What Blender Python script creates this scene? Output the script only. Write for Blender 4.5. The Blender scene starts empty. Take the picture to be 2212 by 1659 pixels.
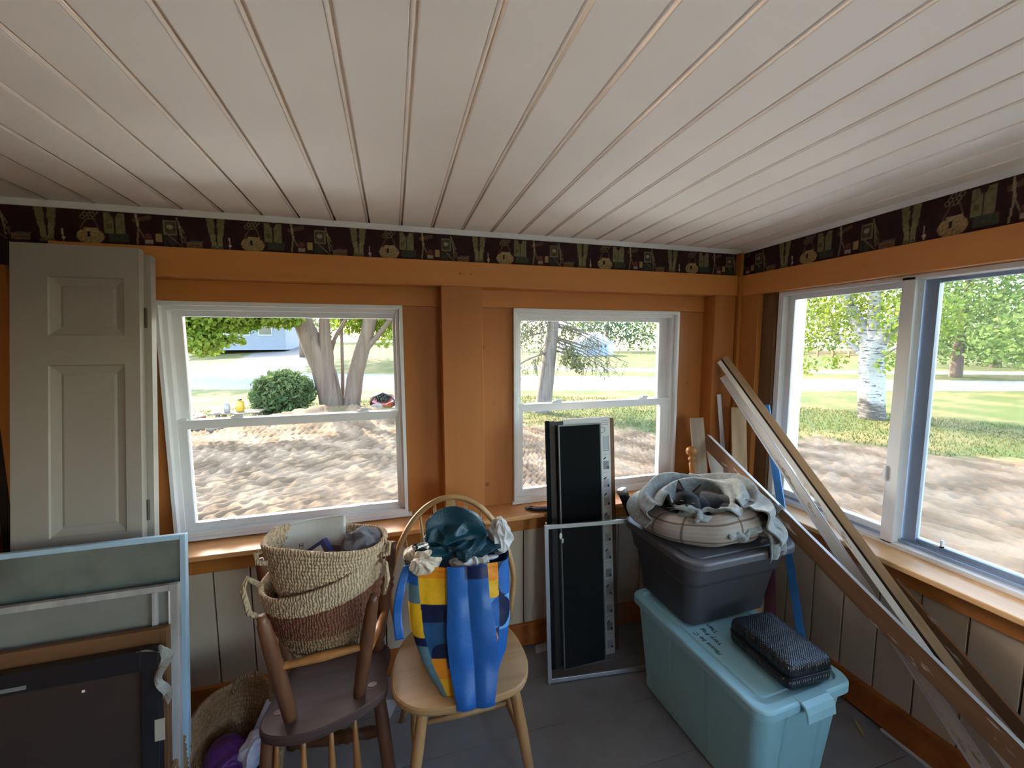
import bpy, math, random
import numpy as np
from mathutils import Vector, Matrix, Euler, noise
random.seed(7); np.random.seed(7)
sc = bpy.context.scene
COL = sc.collection
PI = math.pi
# ------------------------------------------------------------------ camera, sky, sun, exposure
def rotm(a, b, r):
    ca, sa = math.cos(a), math.sin(a); cb, sb = math.cos(b), math.sin(b); cr, sr = math.cos(r), math.sin(r)
    return np.array([[ca, -sa, 0], [sa, ca, 0], [0, 0, 1]]) @ np.array([[1, 0, 0], [0, cb, -sb], [0, sb, cb]]) @ np.array([[cr, 0, sr], [0, 1, 0], [-sr, 0, cr]])
_R = rotm(-.281247513, -.0997246251, .003807618)
cam = bpy.data.cameras.new('camera'); camo = bpy.data.objects.new('camera', cam); COL.objects.link(camo)
cam.sensor_width = 36; cam.lens = 891.187 / 2212 * 36; cam.clip_start = .02; cam.clip_end = 500
_m = Matrix(((_R[0, 0], _R[0, 2], -_R[0, 1]), (_R[1, 0], _R[1, 2], -_R[1, 1]), (_R[2, 0], _R[2, 2], -_R[2, 1]))).to_4x4()
_m.translation = (0, 0, 1.644); camo.matrix_world = _m
sc.camera = camo
SUN_AZ, SUN_EL = math.radians(-24), math.radians(36)      # azimuth from +Y towards +X
world = bpy.data.worlds.new('world'); sc.world = world; world.use_nodes = True
wn = world.node_tree; bg = wn.nodes['Background']
sky = wn.nodes.new('ShaderNodeTexSky'); sky.sky_type = 'NISHITA'; sky.sun_disc = False
sky.sun_elevation = SUN_EL; sky.sun_rotation = SUN_AZ; sky.air_density = 1.2; sky.dust_density = 1.5; sky.ozone_density = 1.0
wn.links.new(sky.outputs[0], bg.inputs[0]); bg.inputs[1].default_value = 1.0
sd = Vector((math.sin(SUN_AZ) * math.cos(SUN_EL), math.cos(SUN_AZ) * math.cos(SUN_EL), math.sin(SUN_EL)))
sl = bpy.data.lights.new('sun', 'SUN'); sl.energy = 9; sl.angle = math.radians(.6); sl.color = (1, .93, .80)
so = bpy.data.objects.new('sun', sl); so.rotation_euler = sd.to_track_quat('Z', 'Y').to_euler(); COL.objects.link(so)
sc.view_settings.view_transform = 'Standard'; sc.view_settings.look = 'None'
sc.view_settings.exposure = 1.5; sc.view_settings.gamma = 1; sc.view_settings.use_curve_mapping = False
sc.cycles.use_denoising = True; sc.cycles.max_bounces = 10; sc.cycles.diffuse_bounces = 6; sc.cycles.transparent_max_bounces = 24
sc.cycles.sample_clamp_indirect = 8; sc.cycles.use_adaptive_sampling = False

# ------------------------------------------------------------------ materials
def s2l(c):
    return tuple((v / 12.92 if v <= .04045 else ((v + .055) / 1.055) ** 2.4) for v in c)
def C(r, g, b): return s2l((r / 255, g / 255, b / 255)) + (1,)
def newmat(name):
    m = bpy.data.materials.new(name); m.use_nodes = True
    return m, m.node_tree, m.node_tree.nodes['Principled BSDF']
def N(nt, t, **k):
    n = nt.nodes.new(t)
    for a, v in k.items(): setattr(n, a, v)
    return n
def mixc(nt, fac, a, b, mode='MIX'):
    n = N(nt, 'ShaderNodeMix', data_type='RGBA', blend_type=mode)
    for i, v in ((0, fac), (6, a), (7, b)):
        if hasattr(v, 'node'): nt.links.new(v, n.inputs[i])
        else: n.inputs[i].default_value = v
    return n.outputs[2]
def coord(nt, scale=(1, 1, 1), kind='Object', rot=(0, 0, 0)):
    tc = N(nt, 'ShaderNodeTexCoord'); mp = N(nt, 'ShaderNodeMapping'); mp.inputs['Scale'].default_value = scale
    mp.inputs['Rotation'].default_value = rot
    nt.links.new(tc.outputs[kind], mp.inputs[0]); return mp.outputs[0]
def tnoise(nt, vec, scale, detail=4, rough=.55, dist=0):
    n = N(nt, 'ShaderNodeTexNoise'); n.inputs['Scale'].default_value = scale; n.inputs['Detail'].default_value = detail
    n.inputs['Roughness'].default_value = rough; n.inputs['Distortion'].default_value = dist
    nt.links.new(vec, n.inputs['Vector']); return n.outputs['Fac']
def ramp(nt, fac, a, b, ca=(0, 0, 0, 1), cb=(1, 1, 1, 1)):
    n = N(nt, 'ShaderNodeValToRGB'); n.color_ramp.elements[0].position = a; n.color_ramp.elements[1].position = b
    n.color_ramp.elements[0].color = ca; n.color_ramp.elements[1].color = cb
    nt.links.new(fac, n.inputs[0]); return n.outputs[0]
def bump(nt, p, h, strength=.3, dist=.01):
    b = N(nt, 'ShaderNodeBump'); b.inputs['Strength'].default_value = strength; b.inputs['Distance'].default_value = dist
    nt.links.new(h, b.inputs['Height']); nt.links.new(b.outputs[0], p.inputs['Normal'])
def plain(name, c, rough=.6, var=.12, scale=8, bmp=.15, stretch=(1, 1, 1), metal=0, spec=.5, bdist=.002, c2=None):
    """a colour with soft blotches and a fine relief"""
    m, nt, p = newmat(name)
    v = coord(nt, stretch)
    n1 = tnoise(nt, v, scale, 5); n2 = tnoise(nt, v, scale * 14, 3)
    d = c2 or tuple(x * (1 - var * 2) for x in c[:3]) + (1,)
    nt.links.new(mixc(nt, ramp(nt, n1, .3, .75), c, d), p.inputs['Base Color'])
    p.inputs['Roughness'].default_value = rough; p.inputs['Metallic'].default_value = metal
    p.inputs['Specular IOR Level'].default_value = spec
    if bmp: bump(nt, p, n2, bmp, bdist)
    return m
def wood(name, c, dark, axis=0, rough=.5, grain=18, spec=.4, amt=1.0, knots=()):
    """stretched grain along an axis, optional knots at object coordinates"""
    m, nt, p = newmat(name)
    st = [1, 1, 1]; st[axis] = .07
    v = coord(nt, tuple(st)); n1 = tnoise(nt, v, grain, 6, .6, .6); n2 = tnoise(nt, v, grain * 5, 3)
    col = mixc(nt, ramp(nt, n1, .35, .75), c, tuple(a + (b - a) * amt for a, b in zip(c, dark)))
    if knots:
        g = N(nt, 'ShaderNodeTexCoord'); wob = tnoise(nt, g.outputs['Object'], 25, 2)
        for k in knots:
            d = N(nt, 'ShaderNodeVectorMath', operation='DISTANCE'); d.inputs[1].default_value = k[:3]; nt.links.new(g.outputs['Object'], d.inputs[0])
            a = N(nt, 'ShaderNodeMath', operation='MULTIPLY_ADD'); nt.links.new(wob, a.inputs[0]); a.inputs[1].default_value = .012; nt.links.new(d.outputs['Value'], a.inputs[2])
            s = N(nt, 'ShaderNodeMath', operation='DIVIDE'); nt.links.new(a.outputs[0], s.inputs[0]); s.inputs[1].default_value = k[3]
            f = ramp(nt, s.outputs[0], .7, 1.25, (.75, .75, .75, 1), (0, 0, 0, 1))
            col = mixc(nt, f, col, C(112, 58, 22))
    nt.links.new(col, p.inputs['Base Color']); p.inputs['Roughness'].default_value = rough; p.inputs['Specular IOR Level'].default_value = spec
    bump(nt, p, n2, .12, .002); return m
def vcol(name, rough=.8, bmp=.1, spec=.3, sheen=0, scale=60):
    m, nt, p = newmat(name); a = N(nt, 'ShaderNodeVertexColor'); a.layer_name = 'paint'
    v = coord(nt); n = tnoise(nt, v, scale, 4)
    nt.links.new(mixc(nt, .25, a.outputs[0], n, 'OVERLAY'), p.inputs['Base Color'])
    p.inputs['Roughness'].default_value = rough; p.inputs['Specular IOR Level'].default_value = spec; bump(nt, p, n, bmp, .002); return m
def glassmat(name, tint=(1, 1, 1, 1), rough=.02, haze=0.0):
    m, nt, p = newmat(name); nt.nodes.remove(p); out = nt.nodes['Material Output']
    t = N(nt, 'ShaderNodeBsdfTransparent'); t.inputs[0].default_value = tint
    g = N(nt, 'ShaderNodeBsdfGlossy'); g.inputs['Roughness'].default_value = rough
    f = N(nt, 'ShaderNodeFresnel'); f.inputs[0].default_value = 1.33
    mx = N(nt, 'ShaderNodeMixShader'); nt.links.new(f.outputs[0], mx.inputs[0]); nt.links.new(t.outputs[0], mx.inputs[1]); nt.links.new(g.outputs[0], mx.inputs[2])
    last = mx
    if haze:
        d = N(nt, 'ShaderNodeBsdfDiffuse'); d.inputs[0].default_value = (.8, .85, .85, 1)
        m2 = N(nt, 'ShaderNodeMixShader'); v = coord(nt, (1, 1, .3))
        nz = N(nt, 'ShaderNodeMath', operation='MULTIPLY'); nt.links.new(ramp(nt, tnoise(nt, v, 3), .3, .8), nz.inputs[0]); nz.inputs[1].default_value = haze
        nt.links.new(nz.outputs[0], m2.inputs[0]); nt.links.new(mx.outputs[0], m2.inputs[1]); nt.links.new(d.outputs[0], m2.inputs[2]); last = m2
    nt.links.new(last.outputs[0], out.inputs[0]); return m
def leafmat(name, c, c2, trans=.45):
    m, nt, p = newmat(name); nt.nodes.remove(p); out = nt.nodes['Material Output']
    v = coord(nt); n = ramp(nt, tnoise(nt, v, 1.7, 3), .35, .65); col = mixc(nt, n, c, c2)
    d = N(nt, 'ShaderNodeBsdfDiffuse'); t = N(nt, 'ShaderNodeBsdfTranslucent'); mx = N(nt, 'ShaderNodeMixShader'); mx.inputs[0].default_value = trans
    nt.links.new(col, d.inputs[0]); nt.links.new(col, t.inputs[0]); nt.links.new(d.outputs[0], mx.inputs[1]); nt.links.new(t.outputs[0], mx.inputs[2]); nt.links.new(mx.outputs[0], out.inputs[0]); return m

# ------------------------------------------------------------------ mesh helpers
class MB:
    def __init__(s): s.v = []; s.f = []
    def add(s, vs, fs):
        o = len(s.v); s.v += [tuple(x) for x in vs]; s.f += [tuple(i + o for i in f) for f in fs]; return s
    def box(s, a, b, M=None):
        x0, y0, z0 = a; x1, y1, z1 = b
        vs = [Vector(p) for p in ((x0, y0, z0), (x1, y0, z0), (x1, y1, z0), (x0, y1, z0), (x0, y0, z1), (x1, y0, z1), (x1, y1, z1), (x0, y1, z1))]
        if M is not None: vs = [M @ p for p in vs]
        return s.add(vs, [(3, 2, 1, 0), (4, 5, 6, 7), (0, 1, 5, 4), (1, 2, 6, 5), (2, 3, 7, 6), (3, 0, 4, 7)])
    def rings(s, rs, cap=True, close=True):
        n = len(rs[0]); o = len(s.v)
        for r in rs: s.v += [tuple(p) for p in r]
        for i in range(len(rs) - 1):
            for j in range(n if close else n - 1):
                k = (j + 1) % n
                s.f.append((o + i * n + j, o + i * n + k, o + (i + 1) * n + k, o + (i + 1) * n + j))
        if cap:
            s.f.append(tuple(o + j for j in reversed(range(n)))); s.f.append(tuple(o + (len(rs) - 1) * n + j for j in range(n)))
        return s
    def tube(s, pts, r, n=10, cap=True, flat=1.0, up=None):
        pts = [Vector(p) for p in pts]; rr = r if isinstance(r, (list, tuple)) else [r] * len(pts)
        out = []; u = None
        for i, p in enumerate(pts):
            t = (pts[min(i + 1, len(pts) - 1)] - pts[max(i - 1, 0)]).normalized()
            if u is None:
                u = Vector(up) if up else (Vector((0, 0, 1)) if abs(t.z) < .9 else Vector((1, 0, 0)))
            u = (u - t * u.dot(t)).normalized(); w = t.cross(u)
            out.append([p + (u * math.cos(2 * PI * k / n) * flat + w * math.sin(2 * PI * k / n)) * rr[i] for k in range(n)])
        return s.rings(out, cap)
    def lathe(s, prof, n=20, M=None, cap=True):
        rs = [[(M @ Vector((r * math.cos(2 * PI * k / n), r * math.sin(2 * PI * k / n), z))) if M is not None else Vector((r * math.cos(2 * PI * k / n), r * math.sin(2 * PI * k / n), z)) for k in range(n)] for r, z in prof]
        return s.rings(rs, cap)
    def spindle(s, a, b, prof, n=12):
        a = Vector(a); b = Vector(b); d = b - a; L = d.length; q = d.to_track_quat('Z', 'Y').to_matrix().to_4x4()
        M = Matrix.Translation(a) @ q
        return s.lathe([(r, t * L) for t, r in prof], n, M)
    def build(s, name, mat, parent=None, smooth=False, bev=0, sub=0, colors=None, seg=2):
        me = bpy.data.meshes.new(name); me.from_pydata(s.v, [], s.f); me.update()
        if colors is not None:
            a = me.color_attributes.new('paint', 'FLOAT_COLOR', 'POINT'); c = np.ones((len(s.v), 4), dtype=np.float32); c[:, :3] = colors; a.data.foreach_set('color', c.ravel())
        o = bpy.data.objects.new(name, me); COL.objects.link(o)
        if mat: me.materials.append(mat)
        if smooth: me.polygons.foreach_set('use_smooth', [True] * len(me.polygons))
        if parent is not None:
            o.parent = parent; o.matrix_parent_inverse = parent.matrix_basis.inverted()
        if bev:
            b = o.modifiers.new('bevel', 'BEVEL'); b.width = bev; b.segments = seg; b.limit_method = 'ANGLE'
        if sub:
            m = o.modifiers.new('sub', 'SUBSURF'); m.levels = sub; m.render_levels = sub
        return o
def box(name, a, b, mat, parent=None, bev=.002, M=None): return MB().box(a, b, M).build(name, mat, parent, bev=bev)
def thing(name, label, cat, loc=(0, 0, 0), group=None):
    o = bpy.data.objects.new(name, None); COL.objects.link(o); o.location = loc; o.empty_display_size = .1
    o['label'] = label; o['category'] = cat
    if group: o['group'] = group
    return o
def tag(o, label, cat, group=None):
    o['label'] = label; o['category'] = cat
    if group: o['group'] = group
    return o
def struct(o, label=None, cat=None):
    o['kind'] = 'structure'
    if label: o['label'] = label
    if cat: o['category'] = cat
    return o
def sempty(name, label, cat):
    return struct(thing(name, label, cat))
def beam(name, p0, p1, w, t, mat, up=(0, 0, 1), parent=None, bev=.002, taper=1.0):
    """a board from p0 to p1: w across (perpendicular to up), t along up"""
    p0 = Vector(p0); p1 = Vector(p1); d = (p1 - p0); L = d.length; d.normalize(); u = Vector(up); u = (u - d * u.dot(d)).normalized(); s = d.cross(u)
    M = Matrix((s, d, u)).transposed().to_4x4(); M.translation = p0
    me = MB().box((-w / 2, 0, -t / 2), (w / 2, L, t / 2))
    o = me.build(name, mat, parent, bev=bev); o.matrix_basis = M
    return o
def gridmesh(fn, nu, nv, wrap=False):
    """fn(u,v) arrays -> (x,y,z) arrays; returns MB"""
    u, v = np.meshgrid(np.linspace(0, 1, nu), np.linspace(0, 1, nv), indexing='ij')
    x, y, z = fn(u, v); m = MB(); m.v = list(zip(x.ravel().tolist(), y.ravel().tolist(), z.ravel().tolist()))
    for i in range(nu - 1):
        for j in range(nv - 1): m.f.append((i * nv + j, (i + 1) * nv + j, (i + 1) * nv + j + 1, i * nv + j + 1))
    return m, u, v
def nz(x, y, s=1, seed=0):
    """cheap smooth numpy noise: sum of rotated sines"""
    r = np.random.RandomState(seed); o = 0
    for k in range(7):
        a = r.rand() * 6.28; f = s * (.6 + 1.4 * r.rand()); o = o + np.sin((x * math.cos(a) + y * math.sin(a)) * f + r.rand() * 6.28 + 1.3 * np.sin((x * math.sin(a) - y * math.cos(a)) * f * .7 + r.rand() * 6))
    return o / 7

# palette
ORANGE = C(226, 150, 66)
M_or = wood('orange_painted_board', C(204, 134, 68), C(182, 112, 50), 0, .5, 8, amt=.6, knots=((.32, 1.98, 1.97, .012), (.37, 1.98, 1.97, .012), (1.86, 1.98, 1.96, .012), (-.3, 1.98, 1.94, .006)))
M_orz = wood('orange_painted_post', C(178, 112, 54), C(156, 92, 40), 2, .5, 8, amt=.6, knots=((.50, 2.07, 1.33, .012), (.44, 2.07, 1.62, .022), (.46, 2.07, .90, .02), (1.69, 2.07, 1.4, .014), (.36, 1.98, 1.25, .007), (.59, 2.07, 1.86, .008), (1.2, 2.07, 1.86, .007)))
M_sill = wood('varnished_sill_board', C(224, 164, 104), C(198, 132, 76), 0, .38, 8, amt=.8)
M_sillR = wood('bare_pine_sill_board', C(232, 186, 132), C(206, 148, 92), 1, .42, 8, amt=.7)
M_apron = wood('orange_apron_board', C(206, 132, 60), C(168, 96, 38), 0, .5, 8)
M_apronR = wood('orange_apron_board_side', C(200, 128, 64), C(160, 92, 40), 1, .5, 8)
M_base = wood('orange_brown_baseboard', C(190, 108, 44), C(140, 72, 26), 0, .5, 8)
M_ceil = plain('cream_ceiling_paint', C(246, 233, 218), .6, .03, 2.5, .12)
M_trim = plain('white_trim_paint', C(232, 230, 226), .45, .04, 6, .05)
M_wain = plain('cream_wall_board_paint', C(206, 186, 160), .55, .05, 3, .1)
M_vinyl = plain('white_vinyl', C(226, 226, 228), .38, .04, 6, .03)
M_vinyld = plain('blue_grey_vinyl_track', C(150, 166, 190), .4, .05, 6, .03)
M_alu = plain('brushed_aluminium', C(190, 190, 190), .35, .05, 20, .05, metal=.7)
M_glass = glassmat('window_glass', (.97, .98, .98, 1))
M_glassR = glassmat('painted_haze_glass', (.95, .97, .97, 1), .05, .12)  # pale veil in the glass stands in for a reflected haze
M_floor = plain('grey_floor_paint', C(146, 144, 144), .45, .16, 3, .2, c2=C(116, 112, 110))
M_dark = plain('dark_gap', C(46, 30, 20), .9, .1, 10, .1)
M_shell = plain('outer_wall_siding', C(200, 196, 186), .7, .05, 4, .1)

# ------------------------------------------------------------------ the room shell
XL, XR, YB, YF = -1.46, 1.974, 2.0, -2.4          # left wall, right wall, window wall, wall behind the camera
CS = .0285                                         # the ceiling rises away from the window wall
def cz(y): return 2.171 + (YB - y) * CS
# floor: wide painted boards
fl = sempty('floor', 'grey painted wide board floor', 'floor')
box('subfloor', (XL - .1, YF - .1, -.09), (XR + .1, YB + .1, -.02), M_floor, fl, 0)
for k in range(18):
    y1 = 2.035 - k * .26
    if y1 < YF: break
    box('plank', (XL - .02, max(y1 - .2585, YF - .02), -.03), (XR + .02, y1, random.uniform(-.0006, .0)), M_floor, fl, .0015)
# ceiling planks running from the window wall towards the camera, with recessed joints
ce = sempty('ceiling', 'cream painted sloping plank ceiling', 'ceiling')
P = .13942; x0 = -1.20035
def cplank(xa, xb):
    m = MB(); ya, yb = YB + .06, YF - .06; t = .022
    m.add([(xa, yb, cz(yb)), (xb, yb, cz(yb)), (xb, ya, cz(ya)), (xa, ya, cz(ya)), (xa, yb, cz(yb) + t), (xb, yb, cz(yb) + t), (xb, ya, cz(ya) + t), (xa, ya, cz(ya) + t)],
          [(3, 2, 1, 0), (4, 5, 6, 7), (0, 1, 5, 4), (1, 2, 6, 5), (2, 3, 7, 6), (3, 0, 4, 7)])
    m.build('plank', M_ceil, ce, bev=.003)
for i in range(-2, 23):
    xa = x0 + i * P + .0078; xb = x0 + (i + 1) * P - .0072
    cplank(max(xa, XL - .03), min(xb, XR + .03))
m = MB()
for i in range(-2, 24):                            # the round bead between two planks
    x = x0 + i * P
    if x < XL or x > XR: continue
    m.tube([(x - .0025, YB + .03, cz(YB + .03) + .0020), (x - .0025, YF, cz(YF) + .0020)], .0044, 8)
bd = m.build('joint_bead', M_ceil, ce, smooth=True)
m = MB(); ya, yb = YB + .5, YF - .2
m.add([(XL - .2, yb, cz(yb) + .022), (XR + .45, yb, cz(yb) + .022), (XR + .45, ya, cz(ya) + .022), (XL - .2, ya, cz(ya) + .022), (XL - .2, yb, cz(yb) + .2), (XR + .45, yb, cz(yb) + .2), (XR + .45, ya, cz(ya) + .2), (XL - .2, ya, cz(ya) + .2)],
      [(3, 2, 1, 0), (4, 5, 6, 7), (0, 1, 5, 4), (1, 2, 6, 5), (2, 3, 7, 6), (3, 0, 4, 7)])
struct(m.build('roof', M_ceil))
# white quarter round along the ceiling
m = MB(); m.rings([[(XL, YB - .018, 2.172), (XL, YB - .006, 2.151), (XL, YB, 2.149), (XL, YB, 2.172)], [(XR, YB - .018, 2.172), (XR, YB - .006, 2.151), (XR, YB, 2.149), (XR, YB, 2.172)]])
struct(m.build('trim_1', M_trim))
m = MB()
m.rings([[(XR - .018, y, cz(y) + .001), (XR - .006, y, cz(y) - .02), (XR, y, cz(y) - .022), (XR, y, cz(y) + .001)] for y in (YB, YF)])
struct(m.build('trim_2', M_trim))

# ---- wall_back (the window wall)
wb = sempty('wall_back', 'window wall of orange framed boards over cream boards', 'wall')
Y0, Y1 = 2.13, 2.24
W1 = (-.932, .052, .800, 1.822); W2 = (.602, 1.606, .795, 1.820)
for a, b in (((XL - .1, -.1), (XR + .1, W1[2])), ((XL - .1, W1[3]), (XR + .1, 2.3)), ((XL - .1, W1[2]), (W1[0], W1[3])), ((W1[1], W1[2]), (W2[0], W1[3])), ((W2[1], W1[2]), (XR + .1, W1[3]))):
    box('outer_board', (a[0], Y0, a[1] - .45 * (a[1] < 0)), (b[0], Y1, b[1]), M_shell, wb, 0)
box('header_board', (-1.21, 1.98, 1.911), (1.955, Y0, 2.026), M_or, wb, .003)
box('post', (.229, 1.98, .78), (.4255, Y0, 1.911), M_orz, wb, .002)
box('post', (1.787, 1.98, .78), (1.93, Y0, 1.911), M_orz, wb, .002)
# casing boards set back behind the posts
yc = 2.07
def casing(w, xa, xb, tall=1.822):
    box('casing_board', (xa, yc, tall), (xb, Y0, 1.911), M_or, wb, .001)
    box('casing_board', (xa, yc, .78), (w[0] - .001, Y0, tall - .0015), M_orz, wb, .001)
    box('casing_board', (w[1] + .001, yc, .78), (xb, Y0, tall - .0015), M_orz, wb, .001)
casing(W1, -1.21, .229); casing(W2, .4255, 1.787)
for xa in (.2285, .4405, 1.786):                    # dark paint-line shadows in the inner corners
    pass
box('corner_board', (1.936, 1.962, .02), (1.958, 2.0, 2.15), M_orz, wb, .001)
box('post', (-1.40, 1.965, .02), (-1.33, 2.0, 1.93), M_orz, wb, .002)
box('border_backing', (XL, 2.0, 2.0), (XR, Y0, 2.20), M_dark, wb, 0)
box('corner_backing', (XL, 2.0, .6), (-1.21, Y0, 2.0), M_dark, wb, 0)
box('wall_backing', (XL, 2.008, 0), (XR, Y0, .757), M_dark, wb, 0)
k = -6
while -.78 + k * .1417 < XR:
    xa = max(-.78 + k * .1417 + .003, XL); xb = min(-.78 + (k + 1) * .1417 - .003, XR); k += 1
    if xb > xa: box('wall_board', (xa, 1.996, .02), (xb, 2.01, .69), M_wain, wb, .002)
si = box('sill_board', (-1.21, 1.90, .757), (1.92, 2.10, .7785), M_sill, wb, .004)
box('apron_board', (-1.21, 1.978, .665), (1.955, 1.998, .757), M_apron, wb, .002)
struct(box('baseboard_back', (XL, 1.978, .012), (1.95, 1.998, .137), M_base, None, .003))

# ---- wall_right
wr = sempty('wall_right', 'side wall with orange header and cream boards under a long sill', 'wall')
X0, X1 = 2.10, 2.20
WR_Y = (1.762, -1.70, .790, 1.905)                  # y far, y near, z0, z1 of the sliding window
for a, b in (((YF - .1, -.55), (YB + .24, .79)), ((YF - .1, 1.905), (YB + .24, 2.42)), ((1.762, .79), (YB + .24, 1.905)), ((YF - .1, .79), (-1.70, 1.905))):
    box('outer_board', (X0, a[0], a[1]), (X1, b[0], b[1]), M_shell, wr, 0)
M_orR = wood('orange_painted_side_header', C(206, 136, 70), C(182, 112, 52), 1, .5, 8, amt=.6)
box('header_board', (1.955, YF, 1.908), (X0, 1.978, 2.024), M_orR, wr, .003)
box('post', (1.955, 1.845, .78), (2.03, 1.979, 1.908), M_orz, wr, .002)
box('post', (1.955, YF, .78), (X0, -1.70, 1.908), M_orz, wr, .002)
M_rough = wood('rough_brown_stud', C(120, 84, 52), C(84, 54, 30), 2, .8, 14)
box('stud', (1.985, 1.766, .80), (X0, 1.845, 1.908), M_rough, wr, .001)
box('border_backing', (XR, YF, 2.0), (X0, YB, 2.35), M_dark, wr, 0)
box('wall_backing', (XR + .008, YF, 0), (X0, YB, .757), M_dark, wr, 0)
for k in range(-1, 32):
    ya = 2.01 - (k + 1) * .1405; yb = ya + .1405 - .006
    if ya < YF: break
    box('wall_board', (XR - .004, ya, .02), (XR + .01, min(yb, 1.999), .69), M_wain, wr, .002)
box('sill_board', (1.86, YF, .757), (2.045, 1.975, .7785), M_sillR, wr, .004)
box('apron_board', (1.945, YF, .665), (1.972, 1.975, .757), M_apronR, wr, .002)
struct(box('baseboard_right', (1.945, YF, .012), (1.972, 1.975, .137), M_base, None, .003))
M_shoe = plain('white_shoe_strip', C(206, 202, 196), .5, .05, 9)
struct(box('trim_3', (1.932, YF, 0), (1.945, 1.1, .014), M_shoe, None, .003))
# ---- wall_left and the wall behind the camera: the latter has an added, unseen opening that lets light in
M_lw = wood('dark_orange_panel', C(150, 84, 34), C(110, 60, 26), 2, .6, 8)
wl = sempty('wall_left', 'shaded orange board wall beside the folded door', 'wall')
for k in range(16):
    ya = YF - .1 + k * .3; box('wall_panel', (XL - .12, ya, -.55), (XL - random.uniform(0, .001), ya + .297, 2.42), M_lw, wl, .002)
wf = sempty('wall_front', 'porch wall behind the viewpoint', 'wall')
for a, b in (((XL - .1, -.55), (XR + .2, .8)), ((XL - .1, 2.0), (XR + .2, 2.45)), ((XL - .1, .8), (1.0, 2.0)), ((1.8, .8), (XR + .2, 2.0))):
    box('wall_panel', (a[0], YF - .12, a[1]), (b[0], YF, b[1]), M_wain, wf, 0)

# ---- wallpaper border with its printed fishing-lodge motifs (flat print, colour per vertex)
def seg(u, v, ax, ay, bx, by, w):
    dx, dy = bx - ax, by - ay; t = np.clip(((u - ax) * dx + (v - ay) * dy) / (dx * dx + dy * dy), 0, 1)
    return np.hypot(u - ax - t * dx, v - ay - t * dy) < w
def ell(u, v, cx, cy, rx, ry): return ((u - cx) / rx) ** 2 + ((v - cy) / ry) ** 2 < 1
def rc(u, v, xa, ya, xb, yb): return (u > xa) & (u < xb) & (v > ya) & (v < yb)
def border_print(s, v):
    """s metres along the wall, v metres above the lower edge (0 to .13)"""
    u = (s + .12) % .5443
    c = np.zeros(u.shape + (3,)); c[:] = C(56, 26, 30)[:3]
    c *= (.75 + .35 * nz(s * 60, v * 60, 1, 3) + .2 * nz(s * 300, v * 300, 1, 4))[..., None].clip(.3, 2)
    def put(mask, col, var=.3, sd=1):
        k = (1 + var * nz(s * 260, v * 260, 1, sd))[..., None]; c[mask] = (np.array(C(*col)[:3]) * k)[mask]
    # waders hanging at u ~ 0
    for sx in (-1, 1):
        put(seg(u, v, .105 + sx * .02, .125, .105 + sx * .012, .06, .013), (112, 104, 70)); put(seg(u, v, .105 + sx * .012, .06, .105 + sx * .010, .012, .009), (124, 116, 82))
        put(seg(u, v, .105 + sx * .010, .012, .105 + sx * .018, .006, .006), (92, 86, 62))
    put(seg(u, v, .105, .125, .105, .055, .002), (40, 26, 24), 0)
    put(ell(u, v, .105, .075, .006, .02), (52, 30, 30), 0)
    # creel basket
    put(ell(u, v, .235, .03, .043, .03) & (v < .052), (146, 122, 84), .5); put(rc(u, v, .215, .048, .262, .062), (156, 132, 92), .4)
    put(rc(u, v, .224, .028, .234, .046), (30, 20, 18), 0)
    for ax, ay, bx, by in ((.205, .055, .225, .092), (.225, .092, .25, .095), (.25, .095, .262, .06)): put(seg(u, v, ax, ay, bx, by, .0022), (96, 78, 56))
    for q in range(6): put(np.abs(np.hypot(u - .215 - q * .008, v - .1 - .01 * (q % 3)) - .007) < .0016, (120, 104, 78))
    # waistcoat
    put(rc(u, v, .28, .045, .345, .122) & (np.abs(u - .312) > .002) & ~ell(u, v, .312, .125, .012, .022), (112, 106, 74), .35, 5)
    put(rc(u, v, .29, .012, .355, .045), (58, 62, 52), .5, 6); put(rc(u, v, .286, .06, .302, .078), (86, 82, 58), .3)
    # rod rack and sign
    put(seg(u, v, .375, .098, .425, .112, .008), (92, 64, 46)); put(seg(u, v, .383, .122, .388, .07, .004), (150, 132, 100)); put(seg(u, v, .388, .07, .38, .01, .003), (126, 108, 84)); put(seg(u, v, .388, .07, .404, .035, .002), (126, 108, 84))
    # lantern
    put(rc(u, v, .406, .012, .432, .028), (150, 132, 118), .5); put(rc(u, v, .402, .028, .436, .034), (84, 40, 36)); put(ell(u, v, .419, .042, .012, .01), (104, 56, 48)); put(rc(u, v, .404, .002, .434, .012), (72, 34, 34))
    put(rc(u, v, .442, .022, .462, .052), (156, 128, 84), .25)
    # framed picture
    put(rc(u, v, .47, .05, .515, .108), (118, 108, 84), .1); put(rc(u, v, .475, .056, .51, .102), (72, 66, 52), .9, 8); put(ell(u, v, .492, .082, .011, .009), (150, 140, 110), .3)
    put(rc(u, v, .468, .008, .512, .044), (52, 52, 44), .8, 9)
    for q in range(3): put(seg(u, v, .51 - q * .002 + .008, .118, .53 + q * .004, .02 + .02 * q, .0016), (132, 120, 92))
    put(seg(u, v, .475, .06, .53, .006, .0015), (124, 112, 86))
    # fly-box and boots over the seam
    put(rc(u, v, .0, .004, .055, .026), (116, 88, 62), .4); put(rc(u, v, .005, .012, .05, .016), (54, 36, 32), .2)
    put(rc(u, v, .012, .026, .06, .034), (70, 76, 84), .4); put(rc(u, v, .535, .02, .5443, .05), (80, 66, 54), .3)
    put(seg(u, v, .15, .05, .152, .008, .0022), (170, 152, 130)); put(ell(u, v, .152, .02, .006, .005), (180, 160, 140))
    return c.reshape(-1, 3)
M_paper = vcol('printed_wallpaper_border', .75, .05, .25)
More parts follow.
